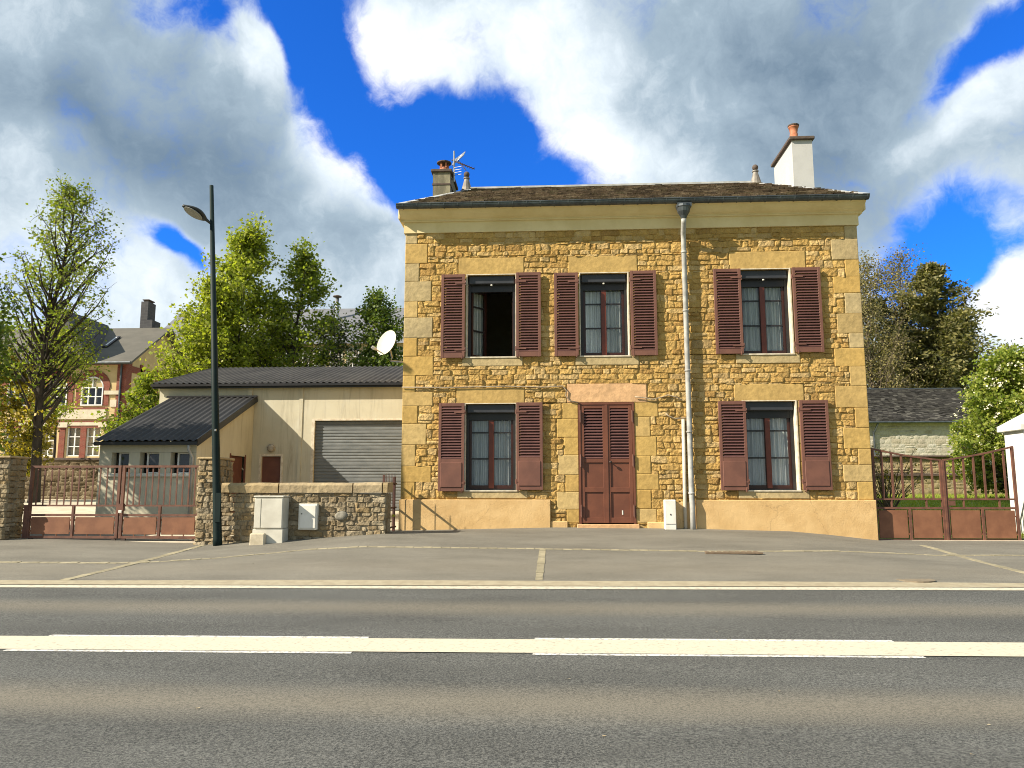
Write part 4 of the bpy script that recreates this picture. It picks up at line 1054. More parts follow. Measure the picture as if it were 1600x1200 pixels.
def street_lamp():
    Y = 14.88; b = at(340, 857, Y); t = at(330.5, 290, Y); z0 = ground_z(b.x, Y)
    b = Vector((b.x, Y, z0 - .02))
    o = thing('street_lamp', b, 'dark green street lamp post with one leaf shaped head on the pavement', 'street lamp')
    p = MB(); H = t - b
    p.tube([b, b + H * .02, b + H * .33, b + H], [.088, .083, .072, .040], 12); p.build('pole', M['lampgreen'], o, True)
    c = MB(); pt = b + H * .31 - Vector((.0, .085, 0)); c.box(pt.x + .02, pt.x + .05, pt.y - .012, pt.y + .02, pt.z - .04, pt.z + .0); c.build('latch', M['metal'], o)
    d = MB(); d.obox(b + Vector((0, -.08, .75)), (.05, 0, 0), (0, .012, 0), (0, 0, .28)); d.build('access_door', M['lampgreen'], o)
    A = b + H * .885; tip = at(285, 321, Y - .34); ax = (tip - A); L = ax.length; ax.normalize()
    side = ax.cross(Vector((0, .35, 1))).normalized(); up = side.cross(ax).normalized()
    if up.z < 0: side = -side; up = side.cross(ax).normalized()
    h = MB(); n = 18; prof = []
    for i in range(n + 1):
        s = i / n; w = .025 + .135 * math.sin(math.pi * min(1, max(0, (s - .22) / .78)) ** .8) if s > .22 else .025 + .012 * s
        w = max(w, .012); th = .03 + .055 * math.sin(math.pi * max(0, s - .1) / .9)
        prof.append((s, w, th))
    for (s, w, th) in prof:
        c0 = A + ax * (L * s) + up * (.02 * math.sin(math.pi * s))
        for k in range(12):
            a = 2 * math.pi * k / 12; yy = math.sin(a); h.v.append(tuple(c0 + side * w * math.cos(a) + up * (th * yy if yy > 0 else .02 * yy)))
    for i in range(n):
        for k in range(12): a = i * 12 + k; q = i * 12 + (k + 1) % 12; h.f.append((a, q, q + 12, a + 12))
    h.f.append(tuple(range(12))); h.f.append(tuple(n * 12 + k for k in range(12)))
    hd = h.build('lamp_head', M['lamphead'], o, True)
    g = MB(); ring = [A + ax * (L * (.63 + .30 * math.cos(a))) + side * (.115 * math.sin(a)) - up * .016 for a in lin(0, 2 * math.pi, 21)[:-1]]
    g.add([tuple(r) for r in ring] + [tuple(r - up * .012) for r in ring], [tuple(range(20, 40))] + [(i, (i + 1) % 20, 20 + (i + 1) % 20, 20 + i) for i in range(20)])
    g.build('diffuser', M['lampglass'], hd)
street_lamp()

# ------------------------------------------------------------------ the garage and its lean-to
def corrugated(A, Bv, Cv, Dv, amp=.022, per=.177, thick=.02):
    """sheet between eave A-B and top D-C, waves running up the slope"""
    mb = MB(); A, Bv, Cv, Dv = map(Vector, (A, Bv, Cv, Dv)); n = int((Bv - A).length / per * 6); N = (Bv - A).cross(Dv - A).normalized()
    if N.z < 0: N = -N
    for r in range(5):
        t = r / 4
        for i in range(n + 1):
            s = i / n; p = (A.lerp(Bv, s)).lerp(Dv.lerp(Cv, s), t); mb.v.append(tuple(p + N * amp * math.sin(2 * math.pi * i / 6)))
    w = n + 1
    mb.f = [(r * w + i, r * w + i + 1, (r + 1) * w + i + 1, (r + 1) * w + i) for r in range(4) for i in range(n)]
    return mb
def garage():
    Y = 21.5; x0 = at(250, 610, Y).x; x1 = -1.2; ze = at(400, 603, Y).z; dep = 3.8
    o = thing('garage', ((x0 + x1) / 2, Y, .9), 'cream rendered garage with a grey roller door and dark corrugated roof', 'garage')
    dl, dr, dt = at(491, 657, Y).x, x1 - .15, at(550, 657, Y).z
    pl, pr, pt = at(408, 712, Y).x, at(440, 712, Y).x, at(420, 712, Y).z
    zt = at(480, 573.5, Y + dep).z
    w = MB()
    for (a, b, c, d) in free_regions(x0, x1, .3, ze, [(dl, dr, .3, dt), (pl, pr, .3, pt)]): w.quad((a, Y, c), (b, Y, c), (b, Y, d), (a, Y, d))
    for (a, b, t) in ((dl, dr, dt), (pl, pr, pt)):
        for x in (a, b): w.quad((x, Y, .3), (x, Y, t), (x, Y + .2, t), (x, Y + .2, .3))
        w.quad((a, Y, t), (b, Y, t), (b, Y + .2, t), (a, Y + .2, t))
    for x in (x0, x1): w.add([(x, Y, .3), (x, Y + dep, .3), (x, Y + dep, zt - .05), (x, Y, ze)], [(0, 1, 2, 3)])
    w.quad((x0, Y + dep, .3), (x1, Y + dep, .3), (x1, Y + dep, zt - .05), (x0, Y + dep, zt - .05))
    jx = at(470, 650, Y).x; w.box(jx - .05, jx + .05, Y - .02, Y - .002, .3, ze - .01)
    jx = at(387, 650, Y).x; w.box(jx - .02, jx + .12, Y - .035, Y - .002, .3, ze - .05)
    w.build('wall', M['cream_wall'], o)
    r = corrugated((x0 - .15, Y - .18, ze + .06), (x1, Y - .18, ze + .06), (x1, Y + dep, zt), (x0 - .15, Y + dep, zt)); rf = r.build('roof', M['fibre2'], o, True)
    f = MB(); f.box(x0 - .15, x1, Y - .16, Y - .13, ze - .08, ze + .05); f.box(x0 - .16, x1, Y - .24, Y - .165, ze - .03, ze + .04); f.build('gutter', M['windark'], rf)
    f = MB(); f.bar((x0 - .12, Y - .15, ze + .02), (x0 - .12, Y + dep, zt - .04), .03, .14); f.build('verge', M['windark'], rf)
    d = MB(); n = int((dt - .9) / .09)
    prof = []
    for i in range(n):
        z = dt - .01 - i * .09; prof += [(Y + .10, z), (Y + .086, z - .016), (Y + .086, z - .066), (Y + .10, z - .085)]
    o0 = len(d.v)
    for (y, z) in prof: d.v += [(dl + .005, y, z), (dr - .005, y, z)]
    d.f = [(2 * i, 2 * i + 1, 2 * i + 3, 2 * i + 2) for i in range(len(prof) - 1)]
    rd = d.build('roller_door', M['rollerdoor'], o)
    t = MB(); t.box(dl - .06, dl + .02, Y - .015, Y + .06, .3, dt + .05); t.box(dl + .021, dr, Y - .013, Y + .06, dt, dt + .05); t.build('door_frame', M['white_trim'], rd)
    d = MB(); d.box(pl + .02, pr - .02, Y + .06, Y + .12, .4, pt - .02); pd = d.build('door', M['doorbrown'], o)
    t = MB(); t.box(pl - .05, pl + .018, Y - .012, Y + .1, .4, pt + .05); t.box(pr - .018, pr + .05, Y - .012, Y + .1, .4, pt + .05); t.box(pl + .019, pr - .019, Y - .010, Y + .1, pt - .018, pt + .05); t.build('door_frame', M['white_trim'], pd)
    l = MB(); p = at(423.5, 700, Y - .05); k = 20
    l.lathe((0, 0, 0), [(.11, 0), (.115, .05), (.08, .09), (.03, .10)], 18); l.v = [(p.x + a, Y - .003 - c, p.z + b) for a, b, c in l.v]
    lo = l.build('wall_lamp', simple('bulkhead_lamp', (.40, .36, .28), (.32, .28, .22), 20, .5), o, True)
    g = MB(); g.tube([(p.x + .09 * math.cos(a), Y - .06, p.z + .09 * math.sin(a)) for a in lin(0, 2 * math.pi, 17)], .016, 6); g.bar((p.x - .1, Y - .09, p.z), (p.x + .1, Y - .09, p.z), .015); g.build('guard', M['iron'], lo)
    # lean-to with three small windows
    Y2 = 18.1; xr = at(308, 690, Y2).x; xl = at(157, 690, Y2).x; ze2 = at(300, 690, Y2).z; zt2 = at(330, 622.5, Y - .02).z
    o = thing('lean_to', ((xl + xr) / 2, Y2, .6), 'grey cream lean to with three small windows and a black corrugated roof', 'outbuilding')
    win = []
    for (u0, u1) in ((175, 200), (219, 247), (267, 295)): a, b = at(u0, 707, Y2), at(u1, 739, Y2); win.append((a.x, b.x, b.z, a.z))
    w = MB()
    for (a, b, c, d) in free_regions(xl, xr, .3, ze2, win): w.quad((a, Y2, c), (b, Y2, c), (b, Y2, d), (a, Y2, d))
    for (a, b, c, d) in win:
        for x in (a, b): w.quad((x, Y2, c), (x, Y2, d), (x, Y2 + .22, d), (x, Y2 + .22, c))
        for z in (c, d): w.quad((a, Y2, z), (b, Y2, z), (b, Y2 + .22, z), (a, Y2 + .22, z))
    dy0, dy1 = Y - 1.45, Y - .5; dz = 2.42                              # doorway in the side wall
    rise = lambda y: ze2 + (zt2 - ze2) * (y - Y2) / (Y - Y2)
    w.add([(xr, Y2, .3), (xr, dy0, .3), (xr, dy0, rise(dy0)), (xr, Y2, rise(Y2))], [(0, 1, 2, 3)])
    w.add([(xr, dy0, dz), (xr, dy1, dz), (xr, dy1, rise(dy1)), (xr, dy0, rise(dy0))], [(0, 1, 2, 3)])
    w.add([(xr, dy1, .3), (xr, Y - .01, .3), (xr, Y - .01, rise(Y)), (xr, dy1, rise(dy1))], [(0, 1, 2, 3)])
    w.quad((xl, Y2, .3), (xl, Y - .01, .3), (xl, Y - .01, zt2), (xl, Y2, ze2))
    w.build('wall', M['cream_wall'], o)
    d = MB(); d.box(xr - .12, xr - .07, dy0, dy1, .3, dz); d.box(xr - .02, xr + .02, dy0 - .05, dy0, .3, dz + .05); d.box(xr - .02, xr + .02, dy1, dy1 + .05, .3, dz + .05); d.build('door', M['doorbrown'], o)
    for (a, b, c, d_) in win:
        f = MB(); q = Y2 + .15
        for (p, r_, s, t) in ((a + .10, a + .14, c, d_), (b - .025, b - .002, c, d_), (a + .14, b - .025, c + .002, c + .025), (a + .14, b - .025, d_ - .03, d_ - .002)): f.box(p, r_, q, q + .05, s, t)
        
        fo = f.build('window', M['winwhite'], o); g = MB(); g.quad((a + .04, q + .025, c + .04), (b - .04, q + .025, c + .04), (b - .04, q + .025, d_ - .04), (a + .04, q + .025, d_ - .04)); g.build('pane', M['glass'], fo)
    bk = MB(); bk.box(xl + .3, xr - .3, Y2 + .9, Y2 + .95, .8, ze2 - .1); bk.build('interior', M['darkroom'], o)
    s = MB(); a, b = at(164, 743, Y2), at(302, 743, Y2); s.bbox(a.x, b.x, Y2 - .06, Y2 + .01, a.z - .03, a.z + .045, .01); s.build('sill', M['cabinet'], o)
    r = corrugated((xl - .05, Y2 - .2, ze2 + .02), (xr + .1, Y2 - .2, ze2 + .02), (xr + .1, Y - .03, zt2 + .03), (xl - .05, Y - .03, zt2 + .03)); rf = r.build('roof', M['fibre'], o, True)
    f = MB(); f.box(xl - .05, xr + .1, Y2 - .20, Y2 - .15, ze2 - .09, ze2 - .01); f.box(xl - .13, xr + .06, Y2 - .15, Y2, ze2 - .05, ze2 - .03); f.build('gutter', M['windark'], rf)
    f = MB(); f.bar((xr + .09, Y2 - .18, ze2 - .03), (xr + .09, Y - .03, zt2 - .02), .03, .17); f.bar((xl - .15, Y - .06, zt2 + .045), (xr + .1, Y - .06, zt2 + .045), .06, .05); f.build('verge', M['windark'], rf)
    p = MB(); x = xr - .12; p.tube([(x, Y2 - .16, ze2 - .09), (x, Y2 - .16, ze2 - .2), (x + .05, Y2 - .05, ze2 - .38), (x + .05, Y2 - .05, .5)], .035, 8); p.build('downpipe', M['pipe'], rf, True)
    v = MB(); q = at(326, 700, 18.6); v.bbox(xr - .01, xr + .05, Y2 + .85, Y2 + 1.0, 2.25, 2.45, .01); v.build('vent', M['iron'], o)
garage()
def yard_wall():
    Y = 27.0; a, b = at(-160, 716, Y), at(175, 716, Y); z1 = a.z; z0 = 1.2
    o = thing('garden_wall', ((a.x + b.x) / 2, Y, z0), 'long weathered stone garden wall across the back of the yard', 'wall')
    m = MB(); m.box(a.x, b.x, Y, Y + .4, .8, z1 - .1); w = m.build('wall', M['wallmortar'], o)
    r = MB(); r.raw = True; rubble(r, lambda s, t, d: Vector((s, Y - d, t)), [(a.x, b.x, 1.1, z1 - .1)], (.13, .24), (.25, .6), .03, 33, 3, 3); r.build('rubble_facing', stone_mat('yard_wall_stone', [(.10, .075, .045), (.17, .13, .08), (.13, .10, .06)], .6, 20), w, True)
    c = MB(); c.bbox(a.x, b.x, Y - .06, Y + .46, z1 - .1, z1, .02); c.build('coping', M['slab'], o)
    # pale low concrete lip and a pipe lying in the yard behind the gate
    p = at(48, 800, 18.2); q = at(92, 797, 18.2); m = MB(); zz = yard_z(p.x, 18.2) + .09
    m.tube([(p.x, 18.2, zz), ((p.x + q.x) / 2, 18.15, zz + .02), (q.x, 18.25, zz)], .09, 8)
    tag(m.build('drain_pipe', simple('black_plastic', (.02, .02, .02), (.03, .028, .026), 6, .5), None, True), 'short black pipe lying on the yard behind the drive gate', 'pipe')
yard_wall()

# ------------------------------------------------------------------ old school and the long building behind
def pane_window(o, x0, x1, z0, z1, Y, cols=2, rows=3, arch=False, mat='winwhite'):
    f = MB(); t = .07
    f.box(x0, x0 + t, Y - .05, Y + .05, z0, z1); f.box(x1 - t, x1, Y - .05, Y + .05, z0, z1); f.box(x0 + t, x1 - t, Y - .048, Y + .05, z0, z0 + t)
    if not arch: f.box(x0 + t, x1 - t, Y - .048, Y + .05, z1 - t, z1)
    for i in range(1, cols): x = x0 + (x1 - x0) * i / cols; f.box(x - .035, x + .035, Y - .045, Y + .04, z0 + t, z1 - (0 if arch else t))
    for i in range(1, rows): z = z0 + (z1 - z0) * i / rows; f.box(x0 + t, x1 - t, Y - .04, Y + .035, z - .025, z + .025)
    if arch:
        c, r = (x0 + x1) / 2, (x1 - x0) / 2
        pts = [(c + (r - .035) * math.cos(a), Y, z1 + (r - .035) * math.sin(a)) for a in lin(0, math.pi, 15)]
        f.tube(pts, .05, 4); f.box(c - .035, c + .035, Y - .045, Y + .04, z1, z1 + r - .05); f.box(x0 + t, x1 - t, Y - .04, Y + .03, z1 - .03, z1 + .03)
    fo = f.build('window', M[mat], o)
    g = MB(); vs = [(x0 + .03, Y + .01, z0 + .03), (x1 - .03, Y + .01, z0 + .03), (x1 - .03, Y + .01, z1)]
    if arch: vs += [((x0 + x1) / 2 + (x1 - x0) / 2 * .95 * math.cos(a), Y + .01, z1 + (x1 - x0) / 2 * .95 * math.sin(a)) for a in lin(.2, math.pi - .2, 9)]
    vs += [(x0 + .03, Y + .01, z1)]
    g.add(vs, [tuple(range(len(vs)))]); g.build('pane', M['glass'], fo)
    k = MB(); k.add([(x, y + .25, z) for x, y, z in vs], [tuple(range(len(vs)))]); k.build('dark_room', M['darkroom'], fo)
def school():
    Y = 46.0; P = lambda u, v, dy=0: at(u, v, Y + dy)
    xr = P(195, 600).x; xl = P(-190, 600).x; ze = P(150, 564).z; z0 = 1.2
    o = thing('old_school', ((xl + xr) / 2, Y, z0), 'cream and red brick school house with arched white windows and slate roof', 'school')
    dep = 9.0; dR = 4.2; zr = P(175, 513, dR).z
    wins = [(P(126, 640).x, P(160, 640).x, P(130, 634).z, P(130, 606).z, 1), (P(72, 640).x, P(104, 640).x, P(130, 634).z, P(130, 606).z, 1), (P(10, 640).x, P(44, 640).x, P(130, 634).z, P(130, 606).z, 1), (P(-60, 640).x, P(-24, 640).x, P(130, 634).z, P(130, 606).z, 1),
            (P(108, 640).x, P(131, 640).x, P(130, 713).z, P(130, 667).z, 0), (P(138, 640).x, P(160, 640).x, P(130, 713).z, P(130, 667).z, 0), (P(66, 640).x, P(92, 640).x, P(130, 713).z, P(130, 676).z, 0), (P(10, 640).x, P(36, 640).x, P(130, 713).z, P(130, 667).z, 0)]
    w = MB(); w.box(xl, xr, Y + .3, Y + dep, z0, ze)
    w.build('wall', M['schoolcream'], o)
    f = MB()
    ex = [(a, b, c, d + (0.0)) for (a, b, c, d, k) in wins]
    for (a, b, c, d) in free_regions(xl, xr, z0, ze, ex): f.box(a, b, Y, Y + .29, c, d)
    f.build('facade', M['schoolcream'], o)
    g = MB(); g.add([(xr, Y, ze), (xr, Y + 2 * dR, ze), (xr, Y + dR, zr - .1)], [(0, 1, 2)]); g.build('gable', M['schoolcream'], o)
    b = MB(); t = .06
    for (x0, x1) in ((P(180, 640).x, xr),): b.box(x0, xr + t, Y - t, Y + .6, z0, ze)
    b.box(xl, xr + t, Y - t, Y - .003, P(130, 655).z - .55, P(130, 655).z - .1); b.box(xl, P(168, 640).x, Y - t, Y - .003, P(130, 637).z - .18, P(130, 637).z)
    b.box(xl, xr + t, Y - t - .02, Y - .003, ze - .25, ze)
    for u in (100, 133): b.box(P(u, 640).x - .15, P(u, 640).x + .22, Y - t - .005, Y - .003, z0, P(130, 665).z)
    for (a, c, d, e, k) in wins:
        if k:
            r = (c - a) / 2; cx = (a + c) / 2
            for (p, q) in zip(lin(0, math.pi, 17)[:-1], lin(0, math.pi, 17)[1:]):
                b.add([(cx + rr_ * math.cos(an), yy, e + rr_ * math.sin(an)) for yy in (Y - .05, Y + .02) for an in (p, q) for rr_ in (r, r + .42)], [(0, 1, 3, 2), (4, 6, 7, 5), (0, 4, 5, 1), (2, 3, 7, 6), (1, 5, 7, 3), (0, 2, 6, 4)])
            for s in (a - .36, c): b.box(s, s + .36, Y - .047, Y - .003, d, e)
    for zz in (P(130, 575).z, P(130, 640).z): b.box(xr + .003, xr + t, Y + .6, Y + 2 * dR, zz - .2, zz + .2)
    for yy in (1.6, 3.6, 6.0): b.box(xr + .003, xr + t, Y + yy, Y + yy + .3, z0, ze)
    b.build('brick_trim', M['redbrick'], o)
    s = MB(); s.box(P(75, 640).x, P(167, 640).x, Y - .07, Y - .004, P(130, 655).z, P(130, 640).z); s.box(xl, xr - 1.0, Y - .10, Y - .061, P(130, 660).z - .2, P(130, 660).z)
    for u in (102, 165): s.box(P(u, 640).x - .3, P(u, 640).x + .3, Y - .16, Y - .067, P(130, 668).z, P(130, 662).z)
    s.box(P(162, 640).x, P(185, 640).x, Y - .12, Y - .061, P(130, 617).z, P(130, 611).z); s.box(P(172, 640).x, P(182, 640).x, Y - .07, Y - .004, P(130, 636).z, P(130, 625).z); s.build('stone_band', M['stonewhite'], o)
    for (a, c, d, e, k) in wins: pane_window(o, a, c, d, e, Y + .1 if not k else Y - .03, 3 if k else 2, 2 if k else 3, bool(k))
    r = MB(); ov = .5
    A = (xl, Y - ov, ze - .15); Bq = (xr + .6, Y - ov, ze - .15); C = (xr + .6, Y + dR, zr); D = (xl, Y + dR, zr)
    r.add([A, Bq, C, D, (xr + .6, Y + 2 * dR + ov, ze - .15), (xl, Y + 2 * dR + ov, ze - .15)], [(0, 1, 2, 3), (3, 2, 4, 5)])
    r.v += [(x, y, z - .16) for x, y, z in r.v[:6]]; r.f += [(0, 1, 7, 6), (1, 2, 8, 7), (2, 4, 10, 8), (6, 7, 8, 9), (9, 8, 10, 11)]
    rf = r.build('roof', M['slate_grey'], o)
    d = MB(); a, b2, c = P(113, 555, -.6), P(146, 557, -.6), P(122, 520, 2.0)
    gx = P(70, 640).x; ap = P(95, 512, 1.0)
    d.add([(P(48, 640).x, Y - .8, ze - .1), (P(146, 640).x, Y - .8, ze - .1), (P(97, 640).x, Y - .8, zr + .2), (P(97, 640).x, Y + dR, zr + .2), (P(48, 640).x, Y + dR, ze), (P(146, 640).x, Y + dR, ze)], [(0, 1, 2), (1, 5, 3, 2), (0, 2, 3, 4)])
    d.build('dormer_roof', M['slate_dark'], rf)
    k = MB(); a, b2 = P(153, 541, .9), P(187, 527, 2.4); x0, x1 = a.x, b2.x - .15
    sl = (zr - ze + .15) / (dR + ov); zz = lambda y: ze - .15 + sl * (y - (Y - ov))
    y0, y1 = Y + 1.35, Y + 2.75
    k.add([(x0, y0, zz(y0) + .12), (x1, y0, zz(y0) + .12), (x1, y1, zz(y1) + .12), (x0, y1, zz(y1) + .12), (x0, y0, zz(y0)), (x1, y0, zz(y0)), (x1, y1, zz(y1)), (x0, y1, zz(y1))], [(0, 1, 2, 3), (0, 4, 5, 1), (1, 5, 6, 2), (2, 6, 7, 3), (3, 7, 4, 0)])
    sk = k.build('skylight', M['windark'], rf)
    k = MB(); m_ = .12; k.quad((x0 + m_, y0 + m_, zz(y0 + m_) + .13), (x1 - m_, y0 + m_, zz(y0 + m_) + .13), (x1 - m_, y1 - m_, zz(y1 - m_) + .13), (x0 + m_, y1 - m_, zz(y1 - m_) + .13)); k.build('pane', simple('skylight_glass', (.55, .57, .57), (.5, .52, .52), 4, .15), sk)
    c = MB(); a, b2 = P(218, 515, dR + .2), P(232, 471, dR + .2); c.box(a.x, b2.x, Y + dR + .2, Y + dR + 1.2, zr - 1.2, b2.z); a2 = P(237, 500, dR + .2); c.box(b2.x + .005, a2.x + .1, Y + dR + .1, Y + dR + 1.2, zr - 1.5, a2.z)
    ch = c.build('chimney', brick_mat('dark_chimney_brick', (.07, .07, .075), (.05, .05, .055), (.10, .10, .10), .4, .2), rf)
    c = MB(); c.box(a.x + .1, b2.x - .1, Y + dR + .35, Y + dR + 1.05, b2.z, b2.z + .12); c.box(a.x + .02, b2.x - .02, Y + dR + .3, Y + dR + 1.1, b2.z + .12, b2.z + .18); c.build('cap', M['slab'], ch)
    g = MB(); g.tube([(xl, Y - ov - .06, ze - .2), (xr + .6, Y - ov - .06, ze - .2)], .08, 6); g.tube([(P(187, 640).x, Y - .12, ze - .2), (P(187, 640).x, Y - .12, z0)], .06, 6); g.build('gutter', M['zinc'], rf)
    yg = thing('forsythia_bush', (P(97, 640).x, Y - 6, 1.5), 'small yellow flowering bush before the school windows', 'bush')
    return yg
FORSYTHIA = school()
def long_building():
    Y = 66.0; P = lambda u, v, dy=0: at(u, v, Y + dy)
    x0, x1 = P(238, 540).x, P(760, 540).x; ze = P(400, 538).z; zr = P(400, 484, 6).z
    o = thing('long_building', ((x0 + x1) / 2, Y, 1.6), 'long grey slate roofed building far behind the garage trees', 'building')
    w = MB(); w.box(x0, x1, Y, Y + 11.9, 1.2, ze); w.build('wall', M['schoolcream'], o)
    r = MB(); r.add([(x0 - .4, Y - .5, ze - .1), (x1 + .4, Y - .5, ze - .1), (x1 + .4, Y + 6, zr), (x0 - .4, Y + 6, zr), (x1 + .4, Y + 12.4, ze - .1), (x0 - .4, Y + 12.4, ze - .1)], [(0, 1, 2, 3), (3, 2, 4, 5), (0, 3, 5), (1, 4, 2)]); rf = r.build('roof', M['slate_blue'], o)
    f = MB(); a, b = P(527, 493, 4), P(527, 466, 4); f.tube([a - Vector((0, 0, 1)), b], .17, 10); f.lathe((a.x, a.y, a.z - .6), [(.45, 0), (.2, .6)], 10)
    fo = f.build('flue', M['metal'], rf, True)
    c = MB(); c.lathe((b.x, b.y, b.z), [(.22, .08), (.42, .12), (.40, .2), (.1, .3)], 12); c.build('cowl', M['slab'], fo)
    for k in range(9):
        xa = P(438 + k * 26, 560).x; pane_window(o, xa, xa + 1.1, P(450, 585).z, P(450, 545).z, Y - .06, 2, 3)
long_building()

# ------------------------------------------------------------------ right hand side: gate, pillar, barn, walls
def tall_gate():
    Yg = YF + .12; P = lambda u, v: at(u, v, Yg)
    o = thing('garden_gate', P(1478, 848), 'tall rusty brown double gate with a dipped top rail beside the house', 'gate')
    zb, zp, zm = P(1480, 845).z, P(1480, 794).z, P(1480, 780).z
    for (u0, u1, v0, v1) in ((1367, 1476, 701, 719), (1479, 1591, 719, 698)):
        xl, xr = P(u0, 800).x, P(u1, 800).x
        tl, tr = P(u0, v0).z, P(u1, v1).z
        top = lambda s, a=tl, b=tr: (a + (b - a) * s) - .025 * math.sin(math.pi * s)
        f = MB()
        f.bar((xl + .02, Yg, zb), (xl + .02, Yg, top(0)), .05, .05); f.bar((xr - .02, Yg, zb), (xr - .02, Yg, top(1)), .05, .05)
        pts = [(xl + (xr - xl) * s, Yg, top(s)) for s in lin(0, 1, 9)]
        for a, b in zip(pts[:-1], pts[1:]): f.bar(a, b, .045, .035)
        for z, h in ((zm, .035), (zp, .045), (zb, .05)): f.bar((xl, Yg + .003, z), (xr, Yg + .003, z), .048, h)
        xm = (xl + xr) / 2; f.bar((xm, Yg, zb), (xm, Yg, zp), .05, .05)
        for s in (.25, .75): f.bar((xl + (xr - xl) * s, Yg, zp), (xl + (xr - xl) * s, Yg, zm), .03, .03)
        lf = f.build('leaf', M['rust_rail'], o)
        b = MB(); n = 7
        for i in range(1, n):
            s = i / n; x = xl + (xr - xl) * s; b.bar((x, Yg, zm), (x, Yg, top(s)), .04, .022)
        b.build('bars', M['rust_rail'], lf)
        for (p, q) in ((xl + .07, xm - .05), (xm + .05, xr - .07)):
            s = MB(); s.bbox(p, q, Yg - .012, Yg + .012, zb + .05, zp - .045, .006)
            for k in (p - .022, q): s.box(k, k + .022, Yg - .008, Yg + .008, zb + .12, zb + .15); s.box(k, k + .022, Yg - .008, Yg + .008, zp - .18, zp - .15)
            s.build('panel', M['rust_panel'], lf)
    c = MB(); c.bar((P(1477.5, 800).x, Yg - .03, zb - .03), (P(1477.5, 800).x, Yg - .03, P(1480, 719).z), .045, .02); c.build('cover_strip', M['rust_rail'], o)
    l = MB(); q = P(1486, 786); l.box(q.x - .06, q.x + .07, Yg - .04, Yg + .03, q.z - .05, q.z + .05); l.build('lock_box', M['rust_rail'], o)
    s = MB(); s.box(P(1420, 800).x, P(1800, 800).x, Yg - .10, Yg + .12, .15, .485); tag(s.build('threshold', M['paving_bright'], None), kind='structure')
    Yp = YF + .55; a, b = at(1599, 680, Yp), at(1620, 680, Yp); xa = a.x; xb = xa + .75; z1 = at(1580, 672, Yp).z
    o = thing('gate_pillar', ((xa + xb) / 2, Yp + .3, .45), 'thick white rendered gate pillar with a pyramid cap at the picture edge', 'pillar')
    o['label'] = 'thick white rendered gate pillar with a pyramid cap behind the tall gate'
    m = MB(); m.box(xa, xb, Yp, Yp + .7, .3, z1); m.build('shaft', simple('pillar_render', (.66, .66, .65), (.60, .60, .59), 3, .8, .1, 50), o)
    c = MB(); e = .10; cz = z1 + .13; c.bbox(xa - e, xb + e, Yp - e, Yp + .7 + e, z1, cz, .01)
    c.add([(xa - e + .01, Yp - e + .01, cz), (xb + e - .01, Yp - e + .01, cz), (xb + e - .01, Yp + .69 + e, cz), (xa - e + .01, Yp + .69 + e, cz), ((xa + xb) / 2, Yp + .35, cz + .33)], [(0, 1, 4), (1, 2, 4), (2, 3, 4), (3, 0, 4)])
    c.build('cap', simple('pillar_cap', (.66, .65, .60), (.55, .54, .49), 5, .85, .1, 40), o)
tall_gate()
